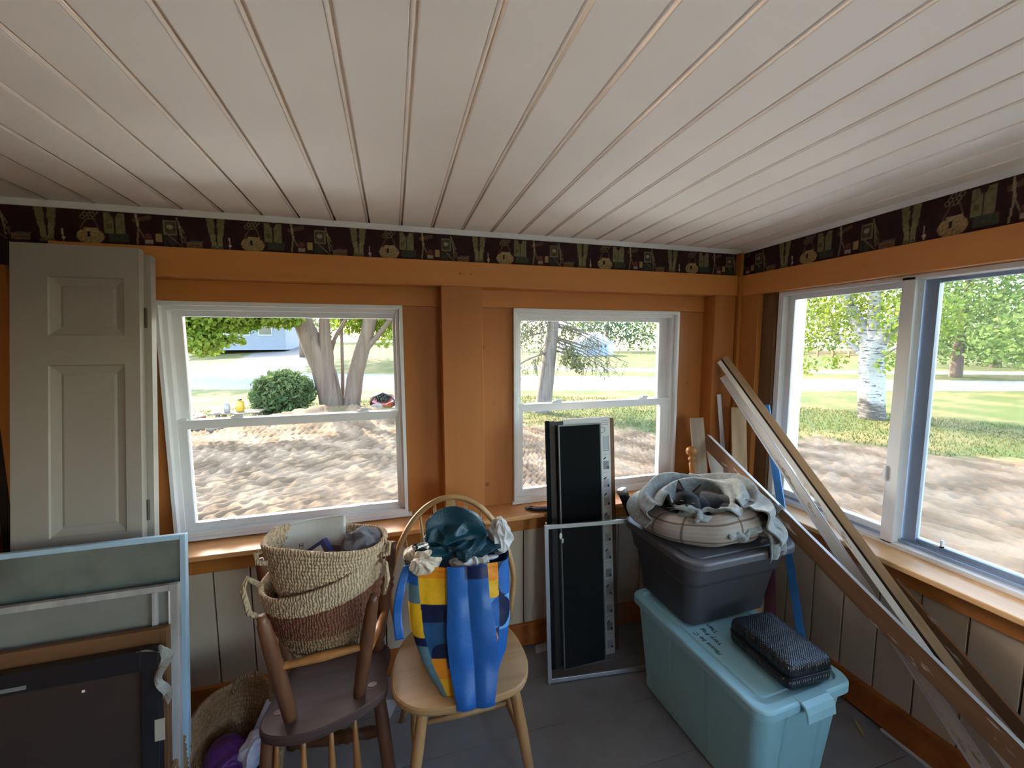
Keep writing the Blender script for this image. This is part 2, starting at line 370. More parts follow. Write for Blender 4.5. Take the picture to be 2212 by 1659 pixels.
def border(name, fn, length, parent, s0=0.0, zt=None):
    nu, nv = int(length / .0030), 46
    m, u, v = gridmesh(fn, nu, nv)
    h = .128 if zt is None else zt
    m.build(name, M_paper, parent, colors=border_print(u * length + s0, v * .128))
def f1(u, v): return XL + u * (XR - XL), 1.9985 + 0 * u, 2.024 + v * .128
border('wallpaper_border', f1, XR - XL, wb, XL + .674 + .105 + .0 + .5443 * 4 - .12)
def f2(u, v):
    y = YB - u * 3.4; return XR - .0015 + 0 * u, y, 2.022 + v * (.128 + u * 3.4 * CS)
border('wallpaper_border', f2, 3.4, wr, -(2.0 - 1.719) + .105 - .12 + .5443 * 2)
def f3(u, v): return XL + .0015 + 0 * u, YB - u * 1.6, 1.94 + v * .26
M_lp = MB()
# ------------------------------------------------------------------ windows
def ring(m, x0, x1, z0, z1, wl, wr_, wb_, wt, ya, yb):
    """a rectangular ring of four mitred members between y=ya and yb"""
    o = [(x0, z0), (x1, z0), (x1, z1), (x0, z1)]; i = [(x0 + wl, z0 + wb_), (x1 - wr_, z0 + wb_), (x1 - wr_, z1 - wt), (x0 + wl, z1 - wt)]
    for k in range(4):
        q = (k + 1) % 4; a, b, c, d = o[k], o[q], i[q], i[k]
        m.add([(p[0], ya, p[1]) for p in (a, b, c, d)] + [(p[0], yb, p[1]) for p in (a, b, c, d)], [(0, 1, 2, 3), (7, 6, 5, 4), (0, 4, 5, 1), (1, 5, 6, 2), (2, 6, 7, 3), (3, 7, 4, 0)])
    return m
def double_hung(name, w, label, gl, gr):
    x0, x1, z0, z1 = w
    t = sempty(name, label, 'window')
    ring(MB(), x0, x1, z0, z1, .016, .016, .022, .018, 2.048, 2.075).build('frame', M_vinyl, t, bev=.002)
    ring(MB(), x0 + .002, x1 - .002, z0 + .002, z1 - .002, .032, .032, .026, .034, 2.075, 2.17).build('frame_track', M_vinyl, t, bev=.002)
    us = ring(MB(), x0 + .030, x1 - .030, 1.282, z1 - .030, gl - x0 - .03, x1 - .03 - gr, .030, .030, 2.112, 2.140).build('upper_sash', M_vinyl, t, bev=.002)
    box('pane', (gl - .005, 2.122, 1.305), (gr + .005, 2.127, z1 - .058), M_glass, us, 0)
    ls = ring(MB(), x0 + .028, x1 - .028, z0 + .018, 1.313, gl - x0 - .028, x1 - .028 - gr, .036, .038, 2.078, 2.108).build('lower_sash', M_vinyl, t, bev=.002)
    box('pane', (gl - .005, 2.090, z0 + .05), (gr + .005, 2.095, 1.28), M_glass, ls, 0)
    MB().box((x0 + .03, 2.074, 1.307), (x1 - .03, 2.084, 1.315)).build('meeting_rail_lip', M_vinyl, t, bev=.001)
    wd = x1 - x0
    for f in (.26, .80):
        cx = x0 + f * wd
        m = MB().lathe([(.030, 1.313), (.030, 1.319), (.020, 1.325)], 20, Matrix.Translation((cx, 2.096, 0)) @ Matrix.Diagonal((1, .42, 1, 1)))
        m.box((cx - .010, 2.085, 1.322), (cx + .026, 2.092, 1.334)).lathe([(.008, 1.322), (.007, 1.334)], 12, Matrix.Translation((cx, 2.096, 0)))
        m.build('sash_lock', M_vinyl, t, bev=.001)
    for s_, cx in ((1, x0 + .052), (-1, x1 - .052)):
        MB().box((cx - .016, 2.086, 1.313), (cx + .016, 2.100, 1.319)).build('tilt_latch', M_vinyl, t, bev=.002)
    for f in (.2, .8):
        cx = x0 + f * wd
        m = MB().box((cx - .03, 2.072, z0 + .052), (cx + .03, 2.079, z0 + .058)); m.box((cx - .026, 2.064, z0 + .057), (cx - .012, 2.079, z0 + .062)).box((cx + .012, 2.064, z0 + .057), (cx + .026, 2.079, z0 + .062))
        m.build('sash_lift', M_vinyl, t, bev=.001)
    return t
double_hung('window_1', W1, 'wider white double-hung window behind the rope baskets', -.862, .004)
double_hung('window_2', W2, 'white double-hung window behind the upright dark panels', .660, 1.516)
MB().box((-.945, 2.044, .786), (.070, 2.075, .800)).build('window_stool', M_vinyl, wb, bev=.002)
MB().box((.592, 2.044, .781), (1.612, 2.075, .795)).build('window_stool', M_vinyl, wb, bev=.002)

# sliding window in the right wall
w3 = sempty('window_3', 'long white sliding window above the side sill', 'window')
def ringx(m, y0, y1, z0, z1, wa, wb_, wc, wd, xa, xb):
    t = ring(MB(), y0, y1, z0, z1, wa, wb_, wc, wd, xa, xb); m.add([(v[1], v[0], v[2]) for v in t.v], [tuple(reversed(f)) for f in t.f]); return m
ringx(MB(), -1.70, 1.762, .779, 1.907, .03, .03, .020, .020, 2.0, 2.10).build('frame', M_vinyl, w3, bev=.002)
m = MB()
for k in range(3): m.box((2.035 + k * .018, -1.67, .799), (2.040 + k * .018, 1.73, .812))
m.build('bottom_track', M_vinyld, w3)
fx = ringx(MB(), 1.195, 1.732, .806, 1.893, .030, .034, .032, .030, 2.038, 2.062).build('sliding_sash', M_vinyl, w3, bev=.002)
box('pane', (2.048, 1.22, .83), (2.053, 1.70, 1.87), M_glass, fx, 0)
MB().box((2.0, 1.156, .79), (2.055, 1.202, 1.90)).build('mullion', M_vinyl, w3, bev=.002)
m = MB()
for k in range(3): m.box((2.06 + k * .012, 1.112 + k * .010, .80), (2.068 + k * .012, 1.160 - k * .002, 1.895))
m.build('sash_track', M_vinyld, w3, bev=.001)
gx = ringx(MB(), .02, 1.150, .806, 1.895, .034, .036, .022, .022, 2.068, 2.092).build('sliding_sash', M_vinyld, w3, bev=.002)
box('pane', (2.078, .04, .82), (2.083, 1.12, 1.88), M_glassR, gx, 0)
fs = ringx(MB(), -1.68, .02, .806, 1.895, .034, .036, .022, .022, 2.04, 2.064).build('added_fixed_sash', M_vinyl, w3, bev=.002)  # unseen near stretch, added to lengthen the window for more side light
box('pane', (2.05, -1.65, .82), (2.055, -.01, 1.88), M_glass, fs, 0)
MB().box((2.052, 1.02, .832), (2.066, 1.028, .862)).box((2.052, 1.02, .832), (2.066, 1.05, .838)).build('sash_catch', M_vinyl, w3)
for z in (1.06,): MB().box((1.99, 1.196, z), (2.0, 1.206, z + .06)).build('latch', M_vinyl, w3, bev=.001)

# ------------------------------------------------------------------ outdoors
G = -.45
def smooth(a, b, x):
    t = np.clip((x - a) / (b - a), 0, 1); return t * t * (3 - 2 * t)
def road_near(x): return 19.4 - .345 * x
def road_far(x): return 28.8 - .50 * x
def terrain(x, y):
    x = np.asarray(x, float); y = np.asarray(y, float)
    edge = np.interp(x, [-9, -5, -1, 1, 2.2, 3.8, 6, 9, 10.5, 12, 16], [13.2, 12.9, 12.3, 11.0, 10.2, 9.2, 8.0, 6.3, 4.2, 1.5, -6])
    w = nz(x, y, 2.2, 11) * 1.2 + nz(x, y, 9, 12) * .5
    grass = smooth(-.5, .55, y - edge + w)
    d = y - road_far(x)
    hill = (1 - .75 * smooth(-2, 22, x)) * .075 * np.clip(d - 1.5, 0, 30)
    z = G + hill + .05 * nz(x, y, .8, 13) * (1 - smooth(14, 18, y + .34 * x))
    # churned sand with tyre treads
    wx = x + .25 * nz(x, y, 1.3, 21); wy = y + .25 * nz(x, y, 1.3, 22)
    a = .25 * nz(x, y, .35, 20); s = wx * np.cos(a) + wy * np.sin(a); t = -wx * np.sin(a) + wy * np.cos(a)
    tri = np.abs(((t / .34) % 1) - .5) * 2
    tread = np.sin(2 * PI * (s / .155 + .8 * tri) + 1.2 * nz(x, y, 9, 23)); tread = np.sign(tread) * np.abs(tread) ** .6
    amp = .027 * smooth(-.45, .25, nz(x, y, .9, 24) + .25)
    lumps = .022 * nz(x, y, 13, 25) + .016 * nz(x, y, 30, 26) + .020 * nz(x, y, 3.0, 27)
    sandy = 1 - grass
    z = z + sandy * (amp * tread + lumps) + grass * .012 * nz(x, y, 14, 28)
    z = z + .42 * np.exp(-(((x + 2.0) / 1.5) ** 2 + ((y - 11.7) / .8) ** 2)) * (1 + .3 * nz(x, y, 6, 29)) + .2 * np.exp(-(((x + .1) / 1.4) ** 2 + ((y - 11.9) / .6) ** 2))
    onroad = smooth(-.25, .1, y - road_near(x)) * (1 - smooth(-.1, .25, d))
    drv = smooth(-.15, .15, d) * smooth(-13.5, -13, x + .1 * d) * (1 - smooth(-6.6, -6.0, x + .12 * (d) - .6 * nz(x, y, .5, 31))) 
    lane = smooth(4.2, 4.5, d) * (1 - smooth(7.0, 7.4, d)) * smooth(4, 6, x)
    return z, grass, onroad, np.maximum(drv, lane)
def fan(name, a0, a1, na, r0, r1, nr, parent, zoff=0):
    A, Rr = np.meshgrid(np.radians(np.linspace(a0, a1, na)), np.geomspace(r0, r1, nr), indexing='ij')
    x = Rr * np.sin(A); y = Rr * np.cos(A); z, g, road, drv = terrain(x, y)
    sand = np.array(C(132, 108, 84)[:3]); sand2 = np.array(C(98, 78, 58)[:3]); gr = np.array(C(66, 72, 34)[:3]); gr2 = np.array(C(94, 84, 50)[:3]); rd = np.array(C(104, 105, 110)[:3]); dv = np.array(C(104, 98, 92)[:3])
    k = smooth(-.4, .5, nz(x, y, 5, 41))[..., None]; c = sand * k + sand2 * (1 - k)
    k = smooth(-.3, .5, nz(x, y, 1.6, 42) + .5 * nz(x, y, 12, 43))[..., None]; cg = gr * (1 - k) + gr2 * k
    c = c * (1 - g[..., None]) + cg * g[..., None]; c = c * (1 - drv[..., None]) + dv * drv[..., None]; c = c * (1 - road[..., None]) + rd * road[..., None]
    me = bpy.data.meshes.new(name); n = na * nr
    me.vertices.add(n); me.vertices.foreach_set('co', np.stack([x, y, z + zoff], -1).astype(np.float32).ravel())
    i, j = np.meshgrid(np.arange(na - 1), np.arange(nr - 1), indexing='ij'); q = np.stack([i * nr + j, i * nr + j + 1, (i + 1) * nr + j + 1, (i + 1) * nr + j], -1).reshape(-1, 4)
    me.loops.add(q.size); me.loops.foreach_set('vertex_index', q.ravel()); me.polygons.add(len(q)); me.polygons.foreach_set('loop_start', np.arange(len(q)) * 4)
    me.update(calc_edges=True); me.polygons.foreach_set('use_smooth', [True] * len(q))
    at = me.color_attributes.new('paint', 'FLOAT_COLOR', 'POINT'); cc = np.ones((n, 4), np.float32); cc[:, :3] = c.reshape(-1, 3); at.data.foreach_set('color', cc.ravel())
    o = bpy.data.objects.new(name, me); COL.objects.link(o); me.materials.append(M_ground); o.parent = parent; return o
M_ground = vcol('sand_lawn_and_road', .95, .5, .1, scale=26)
gd = sempty('ground', 'churned sand yard, lawn and pale road outside the windows', 'ground')
fan('near_terrain', -42, 108, 700, 2.3, 16, 460, gd); fan('far_terrain', -46, 112, 360, 16, 150, 150, gd)
MB().add([(-160, -160, -.62), (160, -160, -.62), (160, 160, -.62), (-160, 160, -.62)], [(0, 1, 2, 3)]).build('far_lawn', plain('far_lawn_grass', C(96, 104, 58), .95, .1, .3, 0), gd)
M_conc = plain('bounce_concrete', C(232, 226, 214), .8, .04, 2, .1)
struct(MB().box((-8, 2.26, -.56), (4.85, 4.75, -.405)).box((2.26, -9, -.56), (4.7, 2.26, -.405)).build('bounce_apron', M_conc, None))  # added reflector below the sills, bounces daylight up to the ceiling
# grass tufts on the near lawn
rg = np.random.RandomState(5); m = MB(); pts = []
A = np.radians(rg.uniform(-30, 100, 60000)); Rr = 6 + 10 * rg.rand(60000) ** .8; x = Rr * np.sin(A); y = Rr * np.cos(A); z, g, rdm, dr = terrain(x, y)
keep = (g > .75) & (rdm < .05) & (x > -6); x, y, z = x[keep][:24000], y[keep][:24000], z[keep][:24000]
h = .03 + .05 * rg.rand(len(x)); a = rg.rand(len(x)) * 6.28; w = .012; ln = .03 * rg.randn(len(x), 2)
V = np.stack([np.stack([x - w * np.cos(a), y - w * np.sin(a), z - .01], -1), np.stack([x + w * np.cos(a), y + w * np.sin(a), z - .01], -1), np.stack([x + ln[:, 0], y + ln[:, 1], z + h], -1)], 1).reshape(-1, 3)
m.v = V.tolist(); m.f = [(3 * i, 3 * i + 1, 3 * i + 2) for i in range(len(x))]
M_grass = leafmat('lawn_grass_blades', C(68, 76, 36), C(96, 88, 52), .3)
o = m.build('grass', M_grass); o['kind'] = 'stuff'; tag(o, 'short sunlit grass blades of the lawn outside', 'grass')

def O(r, g, b): return tuple(v * .45 for v in C(r, g, b)[:3]) + (1,)   # outdoor colours darkened to make up for the bright exposure outside
# ---- trees
def leafcloud(mb, blobs, n, size, rg, elong=1.5, droop=.0):
    """scatter n little leaves over ellipsoid blobs ((x,y,z),(rx,ry,rz),weight)"""
    wts = np.array([b[2] for b in blobs], float); wts /= wts.sum(); cnt = rg.multinomial(n, wts)
    P_ = []
    for b, k in zip(blobs, cnt):
        d = rg.randn(k, 3); d /= np.linalg.norm(d, axis=1)[:, None]; r = rg.rand(k, 1) ** (1 / 2.2)
        P_.append(np.array(b[0]) + d * r * np.array(b[1]))
    Pn = np.concatenate(P_); k = len(Pn)
    nrm = rg.randn(k, 3) + np.array([0, 0, .6]); nrm /= np.linalg.norm(nrm, axis=1)[:, None]
    u = rg.randn(k, 3) + np.array([0, 0, -droop * 3]); u -= nrm * (u * nrm).sum(1)[:, None]; u /= np.linalg.norm(u, axis=1)[:, None]; w = np.cross(nrm, u)
    s = size * (.6 + .7 * rg.rand(k, 1)); L = s * elong
    V = np.stack([Pn - u * L * .5, Pn + w * s * .42 - u * L * .08, Pn + u * L * .5, Pn - w * s * .42 - u * L * .08], 1).reshape(-1, 3)
    o = len(mb.v); mb.v += V.tolist(); mb.f += [(o + 4 * i, o + 4 * i + 1, o + 4 * i + 2, o + 4 * i + 3) for i in range(k)]
def limb(mb, pts, r0, r1, n=12, rough=.06, seed=0):
    """a bending limb with a lumpy surface"""
    rg = np.random.RandomState(seed); P_ = [Vector(p) for p in pts]; out = []
    for i in range(len(P_) - 1):
        for k in range(6): out.append(P_[i].lerp(P_[i + 1], k / 6))
    out.append(P_[-1])
    for _ in range(3):
        out = [out[0]] + [(out[i - 1] + out[i] * 2 + out[i + 1]) / 4 for i in range(1, len(out) - 1)] + [out[-1]]
    N_ = len(out) - 1; rr = [r0 + (r1 - r0) * i / N_ for i in range(N_ + 1)]
    k0 = len(mb.v); mb.tube(out, rr, n)
    for i in range(k0, len(mb.v)):
        j = (i - k0) // n; v = Vector(mb.v[i]); c = out[min(j, N_)]; d = v - c
        mb.v[i] = tuple(c + d * (1 + rough * math.sin(3 * ((i - k0) % n) * 2 * PI / n + j * .5) + rough * rg.uniform(-.6, .6)))
M_bark = wood('grey_brown_bark', O(150, 124, 104), O(104, 82, 66), 2, .9, 9)
M_bark2 = wood('grey_spruce_bark', O(150, 132, 120), O(104, 92, 84), 2, .9, 14)
# maple with a forked trunk
rg = np.random.RandomState(3)
mp = thing('maple_tree', 'thick forked maple trunk with yellow-green leaves beyond the wider window', 'tree', (-1.5, 13.7, G))
m = MB()
limb(m, [(-1.80, 13.7, -.6), (-2.02, 13.7, .83), (-2.34, 13.7, 1.67), (-2.6, 13.75, 2.4), (-2.7, 13.8, 3.4), (-3.2, 13.9, 5.2)], .36, .20, 16, seed=1)
limb(m, [(-1.95, 13.65, .9), (-1.92, 13.6, 1.5), (-1.95, 13.6, 2.4), (-1.7, 13.6, 4.2)], .22, .12, 12, seed=2)
limb(m, [(-1.35, 13.75, -.6), (-1.17, 13.75, .52), (-.9, 13.75, 1.45), (-.66, 13.8, 2.3), (-.4, 13.9, 3.4), (.3, 14, 5)], .27, .15, 14, seed=3)
limb(m, [(-.88, 13.7, 1.35), (-.5, 13.65, 1.78), (-.05, 13.6, 2.35), (.8, 13.5, 3.6)], .10, .06, 10, seed=4)
limb(m, [(-1.60, 14.2, -.5), (-1.55, 14.2, 1.0), (-1.52, 14.2, 2.4), (-1.4, 14.2, 4)], .06, .04, 8, seed=5)
limb(m, [(-1.9, 13.9, 1.2), (-1.72, 13.95, 1.8), (-1.35, 14.0, 2.4), (-1.0, 14, 3.6)], .07, .05, 8, seed=6)
for k, b in enumerate([((-2.6, 13.8, 3.0), (-4.2, 13.2, 3.2), (-6.0, 12.6, 2.6)), ((-2.7, 13.8, 3.4), (-3.8, 12.0, 3.6), (-4.8, 10.6, 2.9)), ((-.5, 13.9, 3.2), (1.2, 12.6, 3.6), (2.4, 11.6, 3.1)), ((-1.7, 13.6, 4.2), (-1.5, 11.6, 4.6), (-1.2, 9.6, 4.2))]):
    limb(m, b, .09, .02, 7, seed=20 + k)
m.build('trunk', M_bark, mp, smooth=True)
m = MB()
bl = [((-4, 13.5, 4.4), (3.4, 2.4, 1.1), 2.6), ((1.2, 13.2, 4.3), (3.0, 2.4, 1.0), 2.2), ((-1.4, 11.4, 4.3), (2.6, 1.4, .8), 1.0),
      ((-5.0, 12.4, 2.75), (1.3, .8, .55), .9), ((-3.9, 12.9, 2.55), (.9, .6, .45), .55), ((-6.3, 12.4, 2.1), (1.0, .8, .8), .8), ((-3.1, 12.8, 2.5), (.7, .6, .35), .25), ((.2, 13.9, 2.5), (.6, .5, .5), .25), ((-4.6, 12.3, 2.0), (.5, .35, .25), .10),
      ((-5.5, 12.2, 1.45), (.28, .25, .35), .05), ((-.9, 14.5, 2.4), (1.2, .6, .5), .4)]
bl += [((-4.9, 12.3, 2.25), (1.2, .6, .45), 1.1), ((-3.9, 12.6, 2.25), (.8, .4, .35), .55), ((-2.9, 12.9, 2.3), (.6, .4, .28), .3), ((-4.6, 12.2, 1.65), (.6, .4, .35), .30), ((-4.1, 12.3, 1.75), (.5, .3, .2), .12), ((-.6, 14.4, 2.3), (1.0, .5, .6), .4)]
leafcloud(m, bl, 24000, .105, rg, 1.35, .5)
leafcloud(m, [((-5.2, 13.4, 10.3), (4.0, 2.6, 1.3), 3), ((-2.6, 12.6, 9.7), (2.4, 2.0, 1.0), 1.2)], 9000, .2, rg, 1.3, .3)  # unseen high crown, added to shade the windows above a sunlit gap
M_leafm = leafmat('maple_leaves', O(146, 172, 62), O(186, 200, 86), .5)
o = m.build('foliage', M_leafm, mp); o['kind'] = 'stuff'
# round evergreen bush
bu = thing('round_bush', 'round dark green bush in front of the maple trunk', 'bush', (-3.1, 13.2, G))
m = MB(); leafcloud(m, [((-3.15, 13.6, .18), (.92, .8, .66), 3), ((-3.1, 13.5, .35), (.75, .7, .55), 1), ((-3.2, 13.5, -.1), (.8, .7, .4), 1)], 5200, .085, rg, 2.6)
M_leafb = leafmat('dark_bush_leaves', O(96, 118, 76), O(140, 156, 104), .3)
o = m.build('foliage', M_leafb, bu); o['kind'] = 'stuff'
m = MB()
for k in range(9): a = k * .7; m.tube([(-3.1, 13.6, G - .05), (-3.1 + .3 * math.cos(a), 13.6 + .25 * math.sin(a), .1), (-3.1 + .55 * math.cos(a), 13.6 + .45 * math.sin(a), .5)], [.03, .02, .008], 6)
m.build('stem', M_bark, bu)
# spruce with hanging twigs
sp = thing('spruce_tree', 'grey-barked spruce with drooping twigs beyond the second window', 'tree', (4.2, 11.5, G))
m = MB(); limb(m, [(4.15, 11.5, -.7), (4.32, 11.5, 0), (4.46, 11.5, .96), (4.6, 11.5, 2.19), (4.75, 11.5, 5.5)], .27, .14, 14, .05, 7)
twig = MB(); nd = []
for k in range(46):
    a = rg.uniform(0, 2 * PI); zz = rg.uniform(1.3, 5.0); L = rg.uniform(1.2, 2.3); c = Vector((4.55, 11.5, zz))
    if k < 12: a = rg.uniform(-.7, .3); zz = rg.uniform(1.5, 2.5); L = rg.uniform(1.4, 2.6); c.z = zz
    e = c + Vector((math.cos(a) * L, math.sin(a) * L * .8, -.15 - .35 * L * rg.uniform(.5, 1.2)))
    md = c.lerp(e, .5) + Vector((0, 0, .12)); twig.tube([c, md, e], [.03, .018, .006], 6)
    for q in range(12):
        f = rg.uniform(.2, 1); p = c.lerp(e, f); p2 = p + Vector((rg.uniform(-.25, .25), rg.uniform(-.25, .25), -rg.uniform(.15, .55)))
        twig.tube([p, p2], [.006, .003], 4); nd.append((p, p2))
m.build('trunk', M_bark2, sp, smooth=True); twig.build('branch', M_bark2, sp)
m = MB()
for p, q in nd:
    for k in range(16):
        c = p.lerp(q, rg.rand()); d = Vector(rg.randn(3)) + Vector((0, 0, -.7)); d.normalize(); L = rg.uniform(.05, .11); s = d.orthogonal().normalized() * .012
        i = len(m.v); m.v += [tuple(c - s), tuple(c + s), tuple(c + d * L)]; m.f.append((i, i + 1, i + 2))
leafcloud(m, [((4.2, 11.3, 4.7), (3.0, 2.4, 1.2), 2), ((4.6, 11.5, 7.4), (2.3, 2.2, 1.6), 1.3), ((2.6, 11, 5.2), (1.8, 1.6, 1.0), .6)], 12000, .15, rg, 2.2, .5)  # unseen upper crown, enlarged to shade the side yard
leafcloud(m, [((4.95, 11.0, 1.25), (.35, .3, .30), 1), ((5.2, 11.0, .95), (.3, .3, .2), .6)], 170, .12, rg, 1.2, .3)
M_leafs = leafmat('spruce_needles', O(122, 130, 84), O(160, 152, 112), .3)
o = m.build('foliage', M_leafs, sp); o['kind'] = 'stuff'
# birch
def birchmat():
    m, nt, p = newmat('white_birch_bark'); v = coord(nt, (2, 2, 11)); n = tnoise(nt, v, 2.2, 5, .7); v2 = coord(nt); n2 = tnoise(nt, v2, 3, 4)
    c = mixc(nt, ramp(nt, n, .55, .61), O(196, 192, 184), O(60, 54, 50)); g = N(nt, 'ShaderNodeNewGeometry'); s = N(nt, 'ShaderNodeSeparateXYZ'); nt.links.new(g.outputs['Position'], s.inputs[0])
    a = N(nt, 'ShaderNodeMath', operation='MULTIPLY_ADD'); nt.links.new(n2, a.inputs[0]); a.inputs[1].default_value = 1.2; nt.links.new(s.outputs[2], a.inputs[2])
    c = mixc(nt, ramp(nt, a.outputs[0], .55, .75, (1, 1, 1, 1), (0, 0, 0, 1)), c, mixc(nt, ramp(nt, n, .4, .5), O(150, 136, 118), O(84, 74, 66)))
    nt.links.new(c, p.inputs['Base Color']); p.inputs['Roughness'].default_value = .8; bump(nt, p, n, .5, .02); return m
bi = thing('birch_tree', 'white-barked birch with spreading forked limbs on the side lawn', 'tree', (12.5, 7.95, G))
m = MB()
limb(m, [(12.5, 7.92, -.6), (12.5, 8.0, .3), (12.5, 8.06, 1.0), (12.5, 8.02, 1.6)], .30, .27, 16, .05, 8)
limb(m, [(12.5, 8.02, 1.4), (12.5, 8.5, 2.2), (12.5, 9.0, 3.1), (12.4, 9.5, 5)], .20, .10, 12, .05, 9)
limb(m, [(12.5, 8.02, 1.4), (12.5, 8.10, 2.3), (12.6, 8.2, 3.4), (12.6, 8.1, 5.5)], .16, .09, 12, .05, 10)
limb(m, [(12.5, 8.0, 1.5), (12.5, 7.55, 2.2), (12.5, 7.2, 2.9), (12.4, 6.6, 4.6)], .19, .11, 12, .05, 11)
limb(m, [(12.5, 8.1, 1.1), (12.5, 8.7, 1.6), (12.5, 9.25, 2.0), (12.4, 10.0, 2.7)], .09, .04, 9, .05, 12)
limb(m, [(12.5, 7.9, 1.2), (12.3, 7.4, 1.5), (12.2, 6.8, 1.7)], .06, .03, 8, .05, 13)
m.build('trunk', birchmat(), bi, smooth=True)
m = MB()
bl = [((12.5, 9.5, 4.4), (2, 2, 1.7), 3), ((12.5, 7, 5), (2.4, 2.4, 1.8), 3), ((12.6, 10.3, 2.9), (1.0, .9, 1.0), 1.4), ((12.2, 8.9, 2.4), (1.2, 1.0, .9), 1.2), ((12.0, 9.9, 1.7), (.8, .6, .5), .45), ((12.6, 10.6, 1.2), (.5, .5, .6), .25), ((12.9, 8.1, 2.9), (1.0, 1.1, .8), .9), ((12.3, 7.0, 2.2), (.9, .9, .7), .9), ((11.9, 9.4, .9), (.35, .35, .35), .08), ((12.1, 8.75, 1.1), (.3, .35, .3), .08), ((12.1, 7.4, 1.1), (.3, .35, .35), .1)]
leafcloud(m, bl, 13000, .085, rg, 1.3, .5)
M_leafi = leafmat('birch_leaves', O(138, 166, 72), O(190, 196, 92), .45)
o = m.build('foliage', M_leafi, bi); o['kind'] = 'stuff'
# trees farther off, each its own crown and trunk
GRP = 'distant trees beyond the road'
def farttree(x, y, h, r, kind, label, leaf=.26, n=2600, low=.18, group=GRP, w=1.0):
    z0 = float(terrain(x, y)[0]); t = thing('deciduous_tree' if kind != 2 else 'pine_tree', label, 'tree', (x, y, z0), group)
    rg = np.random.RandomState(int(abs(x * 7 + y * 13)) % 9999)
    m = MB(); limb(m, [(x, y, z0 - .3), (x + .1, y, z0 + h * .35), (x + .3, y, z0 + h * .7)], .22 + .01 * h, .1, 9, .06, 30); m.build('trunk', M_bark, t, smooth=True)
    m = MB(); b = []
    for k in range(12):
        a = k * 2.4; f = (k + .5) / 12; zz = z0 + h * (low + (1 - low) * f); rr = r * (1.05 - .7 * f) * w; b.append(((x + math.cos(a) * rr * .55, y + math.sin(a) * rr * .55, zz), (rr * .75, rr * .75, h * .13), rr ** 2))
    leafcloud(m, b, n, leaf, rg, 1.3, .2)
    o = m.build('foliage', (M_ft1, M_ft2, M_ft3)[kind], t); o['kind'] = 'stuff'
M_ft1 = leafmat('far_green_leaves', O(112, 138, 74), O(150, 166, 92), .35); M_ft2 = leafmat('far_yellow_green_leaves', O(150, 170, 78), O(184, 194, 100), .4); M_ft3 = leafmat('far_blue_green_needles', O(88, 116, 84), O(118, 140, 104), .25)
farttree(-8.5, 45, 15, 6.5, 0, 'tall broad shade tree beside the far grey house', .3, 6500, .48, None)
farttree(31, 15.6, 8.5, 4.4, 0, 'dense low-branched green tree at the roadside past the birch', .17, 9000, .16, None)
farttree(25, 7.8, 9, 3.8, 0, 'large dark green tree nearest the far end of the side window', .17, 8000, .12, None)
farttree(42, 19, 10, 5.5, 2, 'blue-green pine standing behind the roadside tree', .2, 6000, .08, None)
farttree(-4, 66, 10, 5, 1, 'pale green tree far behind the maple trunk, past the gravel drive', .34, 1900, .18, None)
farttree(1.5, 36, 6.5, 3.2, 1, 'small yellow-green tree on the far verge right of the maple', .3, 1900, .18, None)
farttree(15, 62, 11, 5, 2, 'dark pine behind the left side of the white shed', .34, 1900, .18, None)
farttree(31, 56, 12, 6, 2, 'dark pine right of the white shed with blue-shaded doors', .34, 2600, .18, None)
# shade tree: its trunk stands left of the drive and its crown reaches over it
z0 = float(terrain(-16.8, 37)[0]); t = thing('deciduous_tree', 'overhanging shade tree left of the gravel drive across the road', 'tree', (-16.8, 37, z0))
m = MB(); limb(m, [(-16.8, 37, z0 - .3), (-16.4, 37, 3), (-14.5, 36.5, 6.5), (-12.5, 36, 8.5)], .35, .12, 9, .06, 31); m.build('trunk', M_bark, t, smooth=True)
m = MB(); leafcloud(m, [((-13, 36, 8.2), (4.6, 5, 2.6), 3), ((-9.5, 34, 7.8), (3.6, 4, 2.2), 2), ((-15, 36, 5.6), (2.2, 2.4, 1.4), .8)], 6500, .34, rg, 1.3, .3); o = m.build('foliage', M_ft1, t); o['kind'] = 'stuff'
# the woods far off: nobody could count the trees
m = MB(); b = []
for (x, y, h, r) in [(-30, 66, 12, 7), (-20, 76, 12, 7), (-11, 74, 12, 7), (2, 74, 11, 6), (9, 72, 12, 6), (22, 70, 13, 7), (33, 66, 12, 6), (40, 60, 12, 7), (46, 55, 12, 6), (52, 49, 13, 7), (58, 42, 12, 7), (61, 33, 12, 7), (63, 24, 13, 7), (64, 15, 12, 7), (62, 6, 13, 7), (58, -3, 12, 7), (54, -12, 12, 7)]:
    zz = float(terrain(x, y)[0]); b += [((x, y, zz + h * .22), (r, r * .8, h * .22), 1.2), ((x, y, zz + h * .5), (r * .85, r * .8, h * .25), 1.0), ((x + 1, y, zz + h * .78), (r * .5, r * .5, h * .2), .5)]
leafcloud(m, b, 30000, .42, rg, 1.3, .2); wd = m.build('woods', leafmat('woods_leaves', O(112, 136, 80), O(164, 178, 102), .35)); wd['kind'] = 'stuff'; tag(wd, 'band of distant green woods beyond the pale road', 'woods')
